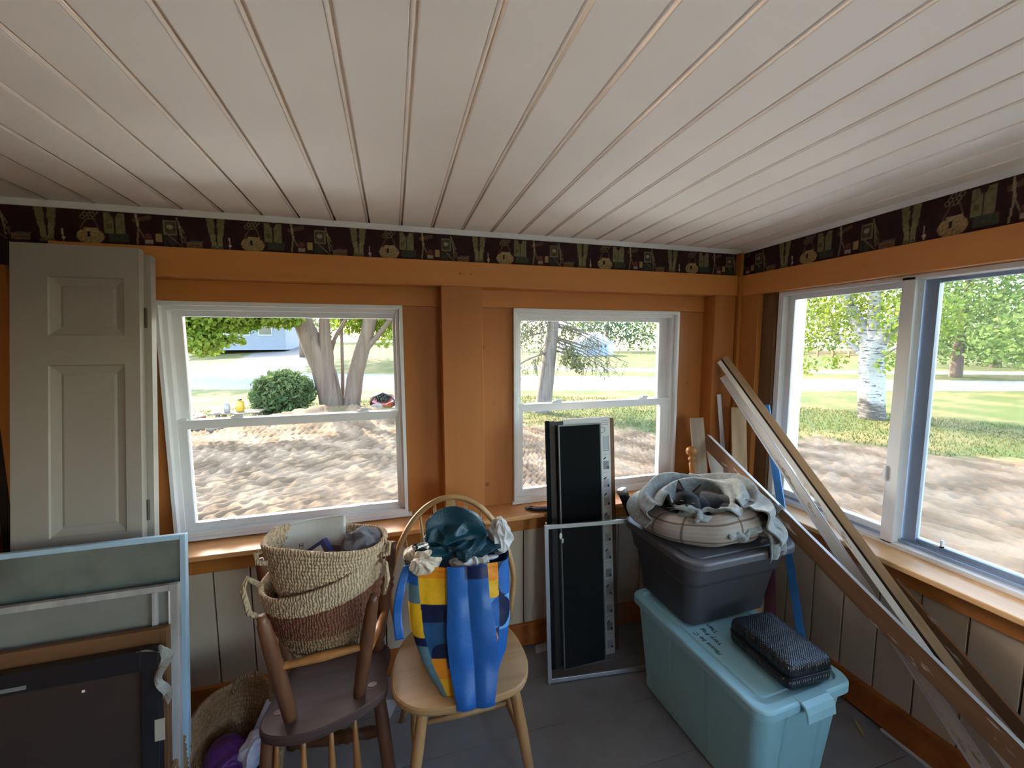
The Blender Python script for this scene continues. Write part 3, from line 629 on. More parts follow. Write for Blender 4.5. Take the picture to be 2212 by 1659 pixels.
# ---- things in the yard
M_plank = wood('weathered_plank', O(170, 150, 126), O(124, 104, 84), 0, .8, 12)
wt = thing('plank_table', 'low weathered plank table outside in front of the round bush', 'table', (-4.1, 12.6, G))
for k in range(4): box('plank', (-4.65, 12.32 + k * .15, -.20), (-3.45, 12.46 + k * .15, -.165), M_plank, wt, .004)
for x in (-4.5, -3.65):
    for y in (12.4, 12.82): box('leg', (x, y, -.56), (x + .08, y + .08, -.20), M_plank, wt, .004)
M_yel = plain('yellow_plastic', O(236, 178, 40), .4, .05, 9, .05); M_blk = plain('black_plastic', O(22, 22, 24), .45, .1, 12, .05)
def jug(x, y, z, r, h, mat, capm, name, lab, cat, cap=True):
    t = thing(name, lab, cat, (x, y, z)); T = Matrix.Translation((x, y, z))
    MB().lathe([(r * .9, 0), (r, .02), (r, h * .72), (r * .6, h * .86), (r * .45, h * .9)], 16, T).build('body', mat, t, smooth=True)
    if cap: MB().lathe([(r * .5, h * .9), (r * .5, h), (r * .3, h * 1.01)], 14, T).build('cap', capm, t, smooth=True)
jug(-3.97, 12.55, -.165, .10, .34, M_yel, M_blk, 'yellow_jug', 'yellow plastic jug with dark cap on the low plank table', 'jug')
M_jar = plain('smoky_jar', O(180, 176, 172), .2, .1, 8, 0)
jug(-4.28, 12.55, -.165, .075, .26, M_jar, M_trim, 'glass_jar', 'tall pale jar left of the yellow jug outside', 'jar')
jug(-4.50, 12.5, -.165, .085, .17, M_trim, M_plank, 'paint_can', 'short white can at the end of the plank table', 'can', False)
cb = thing('open_box', 'open reddish cardboard box by the plank table', 'box', (-4.95, 12.3, G))
M_card = plain('red_brown_card', O(190, 130, 100), .8, .1, 8, .1)
box('body', (-5.25, 12.1, G - .05), (-4.75, 12.5, -.22), M_card, cb, .004); beam('flap', (-5.25, 12.1, -.21), (-4.9, 12.1, -.12), .38, .01, M_card, (0, 0, 1), cb)
beam('flap', (-4.75, 12.3, -.21), (-4.92, 12.3, -.10), .38, .01, M_card, (1, 0, 0), cb)
M_stone = plain('grey_field_stone', O(176, 162, 146), .85, .15, 4, .4)
SL = ['largest pale stone under the left end of the plank table', 'small stone between the two at the table foot', 'round stone below the yellow jug at the edge of the sand', 'small stone in the sand in front of the round bush', 'pale stone at the foot of the maple trunk', 'small pale stone between the maple and the red boat']
for k, (x, y, s_) in enumerate([(-5.0, 11.5, .22), (-4.6, 11.6, .16), (-4.2, 11.5, .2), (-3.7, 11.6, .15), (-.5, 12.4, .2), (.1, 12.5, .16)]):
    m = MB(); 
    m.lathe([(s_ * math.sin(PI * q / 8) + .001, -s_ * .7 * math.cos(PI * q / 8)) for q in range(9)], 12, Matrix.Translation((x, y, float(terrain(x, y)[0]) + s_ * .35)))
    m.v = [tuple(Vector(v) + Vector(noise.noise_vector(Vector(v) * 5 + Vector((k, 0, 0)))) * .05) for v in m.v]
    tag(m.build('rock', M_stone, None, smooth=True), SL[k], 'rock', 'stones along the edge of the sand')
ca = thing('canoe', 'end of a small red boat with a dark hooped rim on the lawn', 'boat', (-.35, 13.2, G))
M_redb = plain('red_hull', O(196, 78, 50), .45, .1, 6, .05); M_drk = plain('dark_green_load', O(58, 66, 54), .8, .2, 12, .3)
rs = []
for y, w, zt in ((12.95, .10, -.18), (13.1, .30, -.12), (13.6, .40, -.12), (14.4, .42, -.14), (15.0, .25, -.12)):
    rs.append([(-.33 + w * math.cos(a), y, zt - .02 - (.32 + zt + .10) * math.sin(a) ** .7) for a in np.linspace(0, PI, 11)])
MB().rings(rs, True, False).build('hull', M_redb, ca, smooth=True)
MB().tube([(-.66, 13.1, -.38), (-.68, 13.1, -.12), (-.58, 13.1, .02), (-.33, 13.1, .13), (-.08, 13.1, .02), (.02, 13.1, -.12), (0, 13.1, -.38)], .03, 8).build('hoop', M_blk, ca, smooth=True)
m = MB(); leafcloud(m, [((-.33, 13.25, -.06), (.22, .2, .12), 1)], 260, .08, rg, 1.4); m.build('load', M_drk, ca)
# house and shed across the road
M_grey = plain('grey_house_siding', O(170, 176, 190), .7, .05, 3, .1); M_roofm = plain('dark_shingle', O(96, 92, 92), .85, .15, 6, .2); M_wht = plain('white_siding', O(232, 234, 240), .6, .04, 3, .05); M_win = plain('far_window_glass', O(60, 70, 84), .15, .1, 3, 0)
def house(name, lab, x0, x1, y0, y1, z0, hw, hr, wall, wins, doors=()):
    t = thing(name, lab, 'house', (x0, y0, z0)); box('wall', (x0, y0, z0 - .6), (x1, y1, z0 + hw), wall, t, 0)
    yc_ = (y0 + y1) / 2; m = MB(); m.rings([[(x, y0 - .4, z0 + hw - .1), (x, yc_, z0 + hw + hr), (x, y1 + .4, z0 + hw - .1)] for x in (x0 - .4, x1 + .4)]); m.build('roof', M_roofm, t)
    for (a, b, c, d) in wins:
        f = box('window', (a, y0 - .06, z0 + c), (b, y0, z0 + d), M_wht, t, 0); box('pane', (a + .1, y0 - .08, z0 + c + .1), (b - .1, y0 - .061, z0 + d - .1), M_win, f, 0)
    for (a, b, d) in doors: box('door', (a, y0 - .07, z0), (b, y0, z0 + d), M_wht, t, 0)
house('grey_house', 'grey house with white windows at the top of the gravel drive', -21, -11.5, 52, 60, 1.55, 3.0, 2.2, M_grey, ((-19.5, -18, 1, 2.4), (-16.5, -15, 1, 2.4), (-14.2, -12.8, 1, 2.4)), ((-17.9, -16.9, 2.1),))
M_bsh = plain('blue_shaded_door', O(176, 196, 226), .6, .04, 3, .05)  # cool shade painted into the colour of the white doors
sh = thing('white_shed', 'white shed with blue-shaded double doors beyond the second window', 'shed', (22, 45, .1))
box('wall', (20.4, 45, -.4), (22.0, 49, 1.75), M_wht, sh, 0); m = MB(); m.rings([[(21.9, y, -.4), (25.9, y, -.4), (25.9, y, 1.75), (23.9, y, 2.9), (21.9, y, 1.75)] for y in (45.1, 49)]); m.build('wall', M_wht, sh)
box('door', (22.7, 45.0, -.1), (23.85, 45.1, 1.5), M_bsh, sh, 0); box('door', (23.95, 45.0, -.1), (25.1, 45.1, 1.5), M_bsh, sh, 0)
for x in (22.9, 23.45, 24.1, 24.65): box('pane', (x, 44.98, 1.05), (x + .25, 45.0, 1.3), M_win, sh, 0)
M_fen = wood('orange_fence_wood', O(206, 150, 104), O(160, 108, 72), 2, .8, 5)
fe = thing('rail_fence', 'orange-brown rail fence in the sun far beyond the birch', 'fence', (45, 33, 0))
p0 = Vector((43, 34.5, -.35)); p1 = Vector((45, 28.0, -.35))
for k in range(6): q = p0.lerp(p1, k / 5); box('post', (q.x - .08, q.y - .08, -.6), (q.x + .08, q.y + .08, .75), M_fen, fe, 0)
for z in (-.1, .25, .6): beam('rail', p0 + Vector((0, 0, z + .35)), p1 + Vector((0, 0, z + .35)), .04, .12, M_fen, (0, 0, 1), fe, 0)
# garden pole

# ------------------------------------------------------------------ indoors: things against the left side
NRM = Vector((0, -.9907, .136)); UPD = Vector((0, .136, .9907))
def leanM(y0, x=0.0):                            # local x right, local y into the stack, local z up the lean
    M = Matrix((Vector((1, 0, 0)), -NRM, UPD)).transposed().to_4x4(); M.translation = (x, y0, 0.006); return M
M_door = plain('off_white_door_paint', C(160, 152, 142), .5, .04, 5, .08)
fd = thing('folding_door', 'off-white two-leaf panelled folding door leaning closed against the window wall', 'door', (-1.08, 1.65, 0))
def leaf_mesh(M, w=.371, h=2.013, t=.033):
    m = MB(); xs = [0, .103, .325, w]; 
    panels = [(1.686, 1.897), (.975, 1.580), (.22, .80)]
    m.box((0, 0, 0), (w, t, h))
    m.f.pop(2)                                    # open front, filled by stiles, rails and sunk panels
    zs = [0] + sorted(z for p in panels for z in p) + [h]
    def quad(a, b, c, d): m.add([a, b, c, d], [(0, 1, 2, 3)])
    quad((0, 0, 0), (xs[1], 0, 0), (xs[1], 0, h), (0, 0, h)); quad((xs[2], 0, 0), (w, 0, 0), (w, 0, h), (xs[2], 0, h))
    for i in range(0, len(zs), 2): quad((xs[1], 0, zs[i]), (xs[2], 0, zs[i]), (xs[2], 0, zs[i + 1]), (xs[1], 0, zs[i + 1]))
    for za, zb in panels:
        R_ = []
        for ins, dep in ((0, 0), (.003, .006), (.030, .013), (.038, .0105)):
            R_.append([(xs[1] + ins, dep, za + ins), (xs[2] - ins, dep, za + ins), (xs[2] - ins, dep, zb - ins), (xs[1] + ins, dep, zb - ins)])
        m.rings(R_, False); m.add(R_[-1], [(0, 1, 2, 3)])
    m.v = [tuple(M @ Vector(v)) for v in m.v]; return m
Md = leanM(1.628, -1.266)
leaf_mesh(Md).build('door_leaf', M_door, fd)
MB().box((0.004, .037, 0), (.391, .070, 2.000), Md).build('door_leaf', M_door, fd, bev=.001)
M_hinge = plain('tarnished_hinge', C(96, 88, 76), .5, .2, 30, .1, metal=.5)
for z in (1.72, 1.0, .3): MB().box((.366, .028, z), (.374, .044, z + .075), Md).tube([tuple(Md @ Vector((.374, .036, z))), tuple(Md @ Vector((.374, .036, z + .075)))], .004, 8).build('hinge', M_hinge, fd)

def frame_thing(name, label, cat, y0, x0, x1, h, t, wside, wtop, fm, pm, pdep=.008, pt=.004, extra=None, wl=None, backpanel=True):
    M = leanM(y0); T = thing(name, label, cat, ((x0 + x1) / 2, y0, 0)); wl = wside if wl is None else wl
    for nm, a, b in (('stile', (x1 - wside, 0, 0), (x1, t, h)), ('stile', (x0, 0, 0), (x0 + wl, t, h)), ('rail', (x0 + wl, 0, h - wtop), (x1 - wside, t, h)), ('rail', (x0 + wl, 0, 0), (x1 - wside, t, wtop))):
        MB().box(a, b, M).build(nm, fm, T, bev=.0015)
    if pm: MB().box((x0 + wl - .003, pdep, wtop - .003), (x1 - wside + .003, pdep + pt, h - wtop + .003), M).build('panel', pm, T)
    return T, M
M_blue = plain('pale_blue_painted_frame', C(168, 196, 214), .45, .05, 6, .05)
def mirrormat():
    m, nt, p = newmat('dusty_dark_glass'); v = coord(nt); n = tnoise(nt, v, 4, 4); nt.links.new(mixc(nt, ramp(nt, n, .35, .7), C(108, 118, 112), C(74, 84, 82)), p.inputs['Base Color'])
    p.inputs['Roughness'].default_value = .16; p.inputs['Specular IOR Level'].default_value = .9; p.inputs['Coat Weight'].default_value = .6; p.inputs['Coat Roughness'].default_value = .05; return m
TA, MA = frame_thing('framed_mirror', 'large pale blue framed dusty glass at the back of the leaning stack', 'mirror', 1.500, -1.38, -.711, .991, .022, .017, .017, M_blue, mirrormat(), .006, .004)
M_wscr = wood('scuffed_white_frame', C(176, 172, 170), C(132, 124, 120), 2, .6, 16)
M_scr = plain('grey_canvas_back', C(126, 124, 116), .85, .08, 8, .2)
TB, MBx = frame_thing('wooden_window_frame', 'scuffed white wooden sash frame in front of the blue framed glass', 'frame', 1.455, -1.37, -.716, .846, .022, .026, .020, M_wscr, M_scr, .012, .004)
MB().box((-.788, -.004, .02), (-.774, .012, .828), MBx).build('glazing_bar', M_wscr, TB, bev=.002); MB().box((-.742, -.001, .02), (-.738, .006, .826), MBx).build('edge_strip', M_trim, TB)
M_brown = wood('brown_plank_frame', C(116, 80, 50), C(80, 52, 30), 0, .55, 12)
M_brownp = plain('dark_brown_board', C(66, 46, 36), .7, .1, 8, .2)
TC, MC = frame_thing('brown_picture_frame', 'brown wooden frame between the white sash and the black frame', 'frame', 1.418, -1.36, -.731, .729, .024, .022, .055, M_brown, M_brownp, .010, .004)
M_black = plain('satin_black_frame', C(26, 28, 33), .38, .15, 10, .05)
M_canv = plain('dark_brown_canvas', C(52, 35, 28), .8, .15, 12, .3)
TD, MD = frame_thing('black_picture_frame', 'thick black frame around dark brown canvas nearest the camera at the left', 'frame', 1.378, -1.36, -.738, .692, .030, .045, .062, M_black, M_canv, .012, .004)
M_foil = plain('crinkled_silver_tape', C(170, 166, 158), .3, .2, 20, .5, metal=.3, bdist=.01)
for (a, b, c_, d) in ((.0, .70, 0, .02), ):
    m, u, v = gridmesh(lambda u, v: (-.735 + .012 * np.sin(v * 9) + u * .026, -.006 - .010 * np.sin(u * 3 + v * 11) - .004 * v, .70 - v * .17 + .010 * np.sin(u * 4)), 6, 18)
    m.v = [tuple(MD @ Vector(p)) for p in m.v]; m.build('torn_wrapping', M_foil, TD, smooth=True)
    m, u, v = gridmesh(lambda u, v: (-.79 + u * .062, -.004 - .010 * v, .694 - .012 * u + .012 * v * np.sin(u * 3)), 8, 4)
    m.v = [tuple(MD @ Vector(p)) for p in m.v]; m.build('torn_wrapping', M_foil, TD, smooth=True)
MB().box((-.748, -.003, .41), (-.722, .0, .475), MD).build('tape_patch', plain('masking_tape', C(170, 158, 140), .7, .05, 9, .1), TD)
MB().box((-1.15, -.002, .640), (-1.06, .0, .652), MD).build('sticker', plain('grey_sticker', C(120, 118, 116), .5, .1, 9, 0), TD, bev=.004)
MB().box((-.930, -.001, .600), (-.924, .002, .606), MD).build('paper_fleck', M_trim, TD)

# ---- rope baskets
def basketmat(name, bands):
    m, nt, p = newmat(name); a = N(nt, 'ShaderNodeVertexColor'); a.layer_name = 'paint'
    v = coord(nt, (1, 1, 1)); n = tnoise(nt, v, 120, 4); w = N(nt, 'ShaderNodeTexWave'); w.inputs['Scale'].default_value = 34; w.inputs['Distortion'].default_value = 8; w.inputs['Detail'].default_value = 2; nt.links.new(v, w.inputs['Vector'])
    c = mixc(nt, .5, a.outputs[0], ramp(nt, n, .3, .7, (.35, .33, .30, 1), (1, 1, 1, 1)), 'MULTIPLY'); nt.links.new(c, p.inputs['Base Color']); p.inputs['Roughness'].default_value = .9; p.inputs['Specular IOR Level'].default_value = .15
    mx = N(nt, 'ShaderNodeMath', operation='ADD'); nt.links.new(n, mx.inputs[0]); nt.links.new(w.outputs['Fac'], mx.inputs[1]); bump(nt, p, mx.outputs[0], .7, .004); return m
M_rope = basketmat('coiled_rope', None)
CREAM = np.array(C(190, 164, 134)[:3]); TAN = np.array(C(138, 108, 80)[:3]); RUST = np.array(C(122, 78, 60)[:3])
def basket(name, label, cx, cy, rx, ry, bx, by, brx, bry, zb, zr, coils, colfn, base, seed=0, group=None, thick=.008, handles=()):
    """zr(theta) rim height; wall coiled like rope; theta 0 = +x, -90deg = towards the camera"""
    t = thing(name, label, 'basket', base, group); nu, per = 120, 5; nv = coils * per
    def wall(u, v, off):
        th = u * 2 * PI; zt = zr(th); k = np.clip(v, 0, 1); f = k ** .75
        x = (bx + (cx - bx) * k) + ((brx + (rx - brx) * f) + off) * np.cos(th); y = (by + (cy - by) * k) + ((bry + (ry - bry) * f) + off) * np.sin(th)
        z = zb(th) + (zt - zb(th)) * k + .0015 * nz(th * 3, v * 30, 1.5, seed); s = .0042 * np.abs(np.sin(v * coils * PI)) + .0018 * np.sin(th * 90 + np.floor(v * coils) * 2.1)
        sg = 1 if off >= 0 else -1
        return x + s * sg * np.cos(th), y + s * sg * np.sin(th), z
    for nm, off in (('outer_wall', thick * .5), ('inner_wall', -thick * .5)):
        m, u, v = gridmesh(lambda u, v: wall(u, v, off), nu, nv + 1)
        m.build(nm, M_rope, t, smooth=True, colors=colfn(u, v).reshape(-1, 3))
    th = np.linspace(0, 2 * PI, 97)[:-1]; pts = [tuple(float(q) for q in wall(np.array(a / (2 * PI)), np.array(1.0), 0)) for a in th]
    m = MB(); out = []
    for i, p in enumerate(pts):
        a = th[i]; d = Vector((math.cos(a), math.sin(a), 0)); out.append([Vector(p) + d * (.0085 * math.cos(q)) + Vector((0, 0, .0085 * math.sin(q))) * (1 + .08 * math.sin(i * 2.3)) for q in np.linspace(0, 2 * PI, 9)[:-1]])
    out.append(out[0]); m.rings(out, False); c0 = colfn(np.array([0.]), np.array([1.]))[0]
    m.build('rim', M_rope, t, smooth=True, colors=np.tile(c0, (len(m.v), 1)))
    m = MB(); n = 40; zz = [float(zb(a)) + .006 for a in np.linspace(0, 2 * PI, n)]
    m.add([(bx + brx * math.cos(a), by + bry * math.sin(a), z) for a, z in zip(np.linspace(0, 2 * PI, n), zz)], [tuple(range(n - 1))]); m.build('base', M_rope, t, colors=np.tile(TAN, (len(m.v), 1)))
    for hp in handles:
        m = MB().tube(hp, .009, 10); m.build('handle', M_rope, t, smooth=True, colors=np.tile(c0, (len(m.v), 1)))
    return t
def col_low(u, v):
    c = np.zeros(u.shape + (3,)); c[:] = TAN; c[v > .30] = RUST; c[v > .70] = CREAM * .97; c[v < .12] = CREAM * .8
    return c * (1 + .12 * nz(u * 40, v * 60, 1, 50))[..., None]
def col_cream(u, v):
    c = np.zeros(u.shape + (3,)); c[:] = CREAM; return c * (1 + .10 * nz(u * 40, v * 60, 1, 51))[..., None]
def col_tan(u, v):
    c = np.zeros(u.shape + (3,)); c[:] = TAN * 1.35; return c * (1 + .12 * nz(u * 40, v * 60, 1, 52))[..., None]
def zr_low(th): return .890 + .048 * np.cos(th) + .028 * np.sin(th) - .0 * th
def zb_low(th): return .620 - .012 * np.cos(th) + 0 * th
basket('rope_basket', 'cream rope basket with rust brown band, lower of the two nested', -.250, 1.475, .192, .118, -.245, 1.49, .135, .10, zb_low, zr_low, 21, col_low, (-.25, 1.47, .62), 1, 'woven rope baskets',
       handles=([(-.436, 1.45, .86), (-.470, 1.44, .895), (-.478, 1.42, .87), (-.458, 1.40, .80), (-.43, 1.41, .775)], [(-.07, 1.45, .90), (-.045, 1.40, .90), (-.04, 1.39, .85), (-.055, 1.41, .79)]))
def zr_up(th): return .985 - .022 * np.cos(th) + .006 * np.sin(th) + .007 * np.sin(3 * th + 1)
def zb_up(th): return .765 + 0 * th
basket('rope_basket', 'cream rope basket packed with mail, upper of the two nested baskets', -.233, 1.468, .190, .108, -.238, 1.475, .128, .078, zb_up, zr_up, 17, col_cream, (-.233, 1.47, .74), 2, 'woven rope baskets',
       handles=([(-.41, 1.44, .985), (-.437, 1.43, .978), (-.43, 1.415, .955), (-.40, 1.42, .948)], [(-.06, 1.44, .965), (-.030, 1.43, .955), (-.035, 1.42, .925), (-.07, 1.425, .92)]))
def zr_fl(th): return .250 + .105 * np.sin(th) - .03 * np.cos(th) + .010 * np.sin(3 * th)
basket('rope_basket', 'tan rope basket standing on the floor left of the upturned chair', -.575, 1.500, .155, .195, -.57, 1.50, .12, .15, lambda th: .012 + 0 * th, zr_fl, 20, col_tan, (-.575, 1.50, 0), 3, 'woven rope baskets',
       handles=([(-.62, 1.67, .33), (-.60, 1.685, .375), (-.55, 1.69, .385), (-.50, 1.66, .36), (-.475, 1.62, .31)], [(-.70, 1.60, .32), (-.68, 1.655, .350), (-.62, 1.70, .352), (-.55, 1.70, .345)]))

# crumpled soft things
def crumple(name, mat, label, cat, c, r, amp=.25, freq=9, sub=5, group=None, parent=None, seed=0, flat=None):
    bm_ = __import__('bmesh').new(); __import__('bmesh').ops.create_icosphere(bm_, subdivisions=sub, radius=1)
    me = bpy.data.meshes.new(name)
    for v in bm_.verts:
        p = v.co.copy(); q = Vector((p.x * r[0], p.y * r[1], p.z * r[2])) * freq + Vector((seed * 7.1, seed * 3.3, seed))
        w = q + noise.noise_vector(q * .6) * 1.3
        d = 1 - abs(noise.noise(w)) * 2; d2 = 1 - abs(noise.noise(w * 2.1 + Vector((5, 1, 2)))) * 2
        k = 1 + amp * (d - .5) + amp * .4 * (d2 - .5)
        v.co = Vector((c[0] + p.x * r[0] * k, c[1] + p.y * r[1] * k, c[2] + p.z * r[2] * k))
        if flat is not None and v.co.z < flat: v.co.z = flat
    bm_.to_mesh(me); bm_.free(); o = bpy.data.objects.new(name, me); COL.objects.link(o); me.materials.append(mat)
    if parent: o.parent = parent; o.matrix_parent_inverse = parent.matrix_basis.inverted()
    if label: tag(o, label, cat, group)
    return o
# contents of the upper basket
M_env = plain('grey_white_mailer', C(196, 194, 190), .4, .06, 8, .3, bdist=.004)
m, u, v = gridmesh(lambda u, v: (-.412 + u * .232 + 0 * v, 1.535 + .012 * np.sin(u * 4) - .05 * (1 - v) + .004 * nz(u * 9, v * 9, 1, 61), .86 + v * (.155 + .022 * u) + .004 * nz(u * 8, v * 5, 1, 60)), 24, 16)
o = m.build('mailing_envelope', M_env, None, smooth=True); so_ = o.modifiers.new('s', 'SOLIDIFY'); so_.thickness = .008
tag(o, 'pale grey padded mailing envelope standing at the back of the upper basket', 'envelope')
def textobj(txt, size, mat, M, parent=None, name='lettering', ext=.0003, shear=0):
    c = bpy.data.curves.new(name, 'FONT'); c.body = txt; c.size = size; c.extrude = ext; c.shear = shear; c.resolution_u = 3
    o = bpy.data.objects.new(name, c); COL.objects.link(o); c.materials.append(mat); o.matrix_basis = M
    o2 = bpy.data.objects.new(name, bpy.data.meshes.new_from_object(o)); o2.data.materials.clear(); o2.data.materials.append(mat); bpy.data.objects.remove(o); COL.objects.link(o2); o2.matrix_basis = M; o = o2
    if parent: o.parent = parent; o.matrix_parent_inverse = parent.matrix_basis.inverted()
    return o
M_ink = plain('black_ink', C(20, 24, 30), .6, .05, 9, 0)
def facing(p, xdir, up):
    x = Vector(xdir).normalized(); u = Vector(up); u = (u - x * u.dot(x)).normalized(); z = x.cross(u); M = Matrix((x, u, z)).transposed().to_4x4(); M.translation = p; return M
textobj('H', .022, M_ink, facing((-.330, 1.504, .945), (1, 0, 0), (0, .3, 1)), o)
M_navy = plain('navy_card', C(24, 34, 84), .35, .1, 9, .05); M_print = plain('printed_card', C(188, 182, 186), .5, .1, 9, 0)
bk = thing('boxed_book', 'navy edged glossy box slanting up out of the upper basket', 'box', (-.25, 1.47, .9))
Mb = facing((-.345, 1.455, .915), (.78, -.1, .50), (-.45, .35, .72)) 
MB().box((0, -.12, -.022), (.125, .012, .0), Mb).build('cover', M_navy, bk, bev=.002); MB().box((.012, -.11, .0), (.113, .0, .0015), Mb).build('printed_face', M_print, bk)
for a, b in (((.02, -.03), (.05, -.012)), ((.06, -.05), (.10, -.015)), ((.02, -.06), (.045, -.04)), ((.06, -.075), (.09, -.058))): MB().box((a[0], a[1], .0015), (b[0], b[1], .0022), Mb).build('printed_panel', M_navy if a[0] > .03 else M_brownp, bk)
MB().box((.125, -.12, -.024), (.131, .012, .004), Mb).build('edge', M_navy, bk, bev=.001)
M_knit = plain('charcoal_knit', C(104, 102, 108), .95, .1, 60, .5, bdist=.003)
crumple('knit_hat', M_knit, 'charcoal knitted bundle at the right of the upper basket', 'clothing', (-.118, 1.475, .935), (.068, .06, .062), .22, 14, 5, seed=2)
crumple('clothing_bundle', plain('dim_mixed_cloth', C(110, 84, 84), .9, .2, 20, .4), 'dull cloth filling the upper basket under the mail', 'clothing', (-.24, 1.475, .885), (.155, .08, .055), .2, 12, 4, seed=3)
# contents of the floor basket
M_purp = plain('purple_plastic', C(84, 26, 112), .3, .15, 12, .4, bdist=.006); M_lil = plain('white_plastic', C(196, 196, 214), .45, .08, 10, .3)
crumple('purple_package', M_purp, 'crumpled purple plastic package in the floor basket', 'package', (-.590, 1.535, .205), (.070, .085, .05), .3, 10, 5, seed=5)
crumple('white_package', M_lil, 'crumpled white plastic package beside the purple one in the floor basket', 'package', (-.515, 1.525, .215), (.042, .06, .05), .28, 12, 5, seed=6)
pk = thing('diaper_box', 'white carton with black handwritten letters inside the floor basket', 'box', (-.52, 1.56, .2))
Mp = facing((-.555, 1.625, .185), (.80, -.50, -.30), (.1, .3, .95))
MB().box((0, 0, -.05), (.12, .13, 0), Mp).build('carton', M_lil, pk, bev=.004)
Mt = Mp @ Matrix.Translation((.012, .075, .0006)) @ Matrix.Rotation(-.25, 4, 'Z'); textobj('Wipo..', .036, M_ink, Mt, pk, shear=.3)
crumple('cloth_lining', plain('dark_purple_cloth', C(58, 40, 60), .9, .2, 14, .4), 'dark cloth lining the bottom of the floor basket', 'cloth', (-.575, 1.49, .085), (.105, .13, .06), .18, 10, 4, seed=8)

# ---- upturned dark chair
M_dk = wood('dark_stained_wood', C(112, 70, 44), C(66, 38, 24), 2, .42, 16); M_dks = wood('dark_worn_seat', C(84, 62, 56), C(56, 40, 35), 0, .6, 7, spec=.25); M_sp = wood('amber_spindle', C(168, 112, 58), C(120, 74, 34), 2, .4, 16)
uc = thing('upturned_chair', 'dark wooden chair turned upside down with its legs around the nested baskets', 'chair', (-.26, 1.45, 0))
def outline_slab(pts, z0, z1, bev_=.012):
    m = MB(); c = Vector((sum(p[0] for p in pts) / len(pts), sum(p[1] for p in pts) / len(pts), 0)); R_ = []
    def ringat(z, s): return [((p[0] - c.x) * s + c.x, (p[1] - c.y) * s + c.y, z) for p in pts]
    return m.rings([ringat(z0, .93), ringat(z0 + bev_, .985), ringat((z0 + z1) / 2, 1), ringat(z1 - bev_ * .6, 1.0), ringat(z1, .975)])
def spline(pts, k=6):
    n = len(pts); out = []
    for i in range(n):
        p0, p1, p2, p3 = (Vector(pts[(i + j - 1) % n] + (0,)) for j in range(4))
        for q in range(k):
            t = q / k; out.append(tuple((.5 * ((2 * p1) + (p2 - p0) * t + (2 * p0 - 5 * p1 + 4 * p2 - p3) * t * t + (3 * p1 - p0 - 3 * p2 + p3) * t ** 3))[:2]))
    return out
seatp = spline([(-.442, 1.370), (-.40, 1.318), (-.30, 1.298), (-.19, 1.322), (-.085, 1.375), (-.052, 1.42), (-.060, 1.50), (-.045, 1.60), (-.10, 1.655), (-.22, 1.665), (-.35, 1.655), (-.40, 1.60), (-.425, 1.50)])
outline_slab(seatp, .398, .440, .008).build('seat', M_dks, uc, smooth=False)
for x, y in ((-.395, 1.405), (-.105, 1.435)):
    m = MB().lathe([(.016, .4398), (.017, .4408), (.0155, .4412), (.0, .4409)], 18, Matrix.Translation((x, y, 0)) @ Matrix.Diagonal((1, .7, 1, 1))); m.build('tenon_end', M_dk, uc)
plainleg = [(0, .019), (.06, .021), (.35, .0235), (.7, .022), (.93, .018), (.955, .0135), (1, .0130)]
MB().spindle((-.351, 1.372, .435), (-.402, 1.322, .832), plainleg, 16).build('leg', M_dk, uc, smooth=True)
MB().spindle((-.148, 1.408, .435), (-.083, 1.335, .832), plainleg, 16).build('leg', M_dk, uc, smooth=True)
turned = [(0, .017), (.05, .024), (.10, .016), (.14, .022), (.2, .018), (.45, .026), (.55, .022), (.60, .028), (.63, .019), (.66, .027), (.69, .018), (.8, .023), (.93, .017), (1, .015)]
MB().spindle((-.092, 1.612, .435), (-.022, 1.656, .850), turned, 16).build('leg', M_dk, uc, smooth=True)
MB().spindle((-.40, 1.61, .435), (-.500, 1.66, .850), turned, 16).build('leg', M_dk, uc, smooth=True)
MB().spindle((-.384, 1.347, .640), (-.110, 1.369, .640), [(0, .008), (.1, .011), (.5, .015), (.9, .011), (1, .008)], 12).build('stretcher', M_sp, uc, smooth=True)
MB().spindle((-.388, 1.345, .592), (-.452, 1.635, .592), [(0, .008), (.5, .014), (1, .008)], 12).build('stretcher', M_sp, uc, smooth=True)
MB().spindle((-.115, 1.37, .592), (-.058, 1.635, .592), [(0, .008), (.5, .014), (1, .008)], 12).build('stretcher', M_sp, uc, smooth=True)
for x, y in ((-.395, 1.38), (-.315, 1.36), (-.235, 1.37), (-.165, 1.395)):
    xb = x * 1.0 - (x + .28) * -.12
    MB().spindle((x, y, .402), (xb, y - .055, .03), [(0, .0065), (.25, .009), (.55, .014), (.68, .0145), (.75, .009), (.78, .013), (.8, .009), (1, .007)], 10).build('spindle', M_sp, uc, smooth=True)
MB().spindle((-.425, 1.40, .402), (-.44, 1.33, .03), plainleg, 14).build('back_post', M_dk, uc, smooth=True); MB().spindle((-.085, 1.43, .402), (-.045, 1.37, .03), plainleg, 14).build('back_post', M_dk, uc, smooth=True)
beam('crest_rail', (-.46, 1.327, .022), (-.03, 1.350, .022), .026, .042, M_dk, (0, 0, 1), uc)
MB().spindle((-.42, 1.58, .15), (-.06, 1.53, .16), turned, 12).build('loose_rail', M_dk, uc, smooth=True)
M_scrap = plain('white_paper_scrap', C(196, 194, 196), .7, .05, 9, .1)

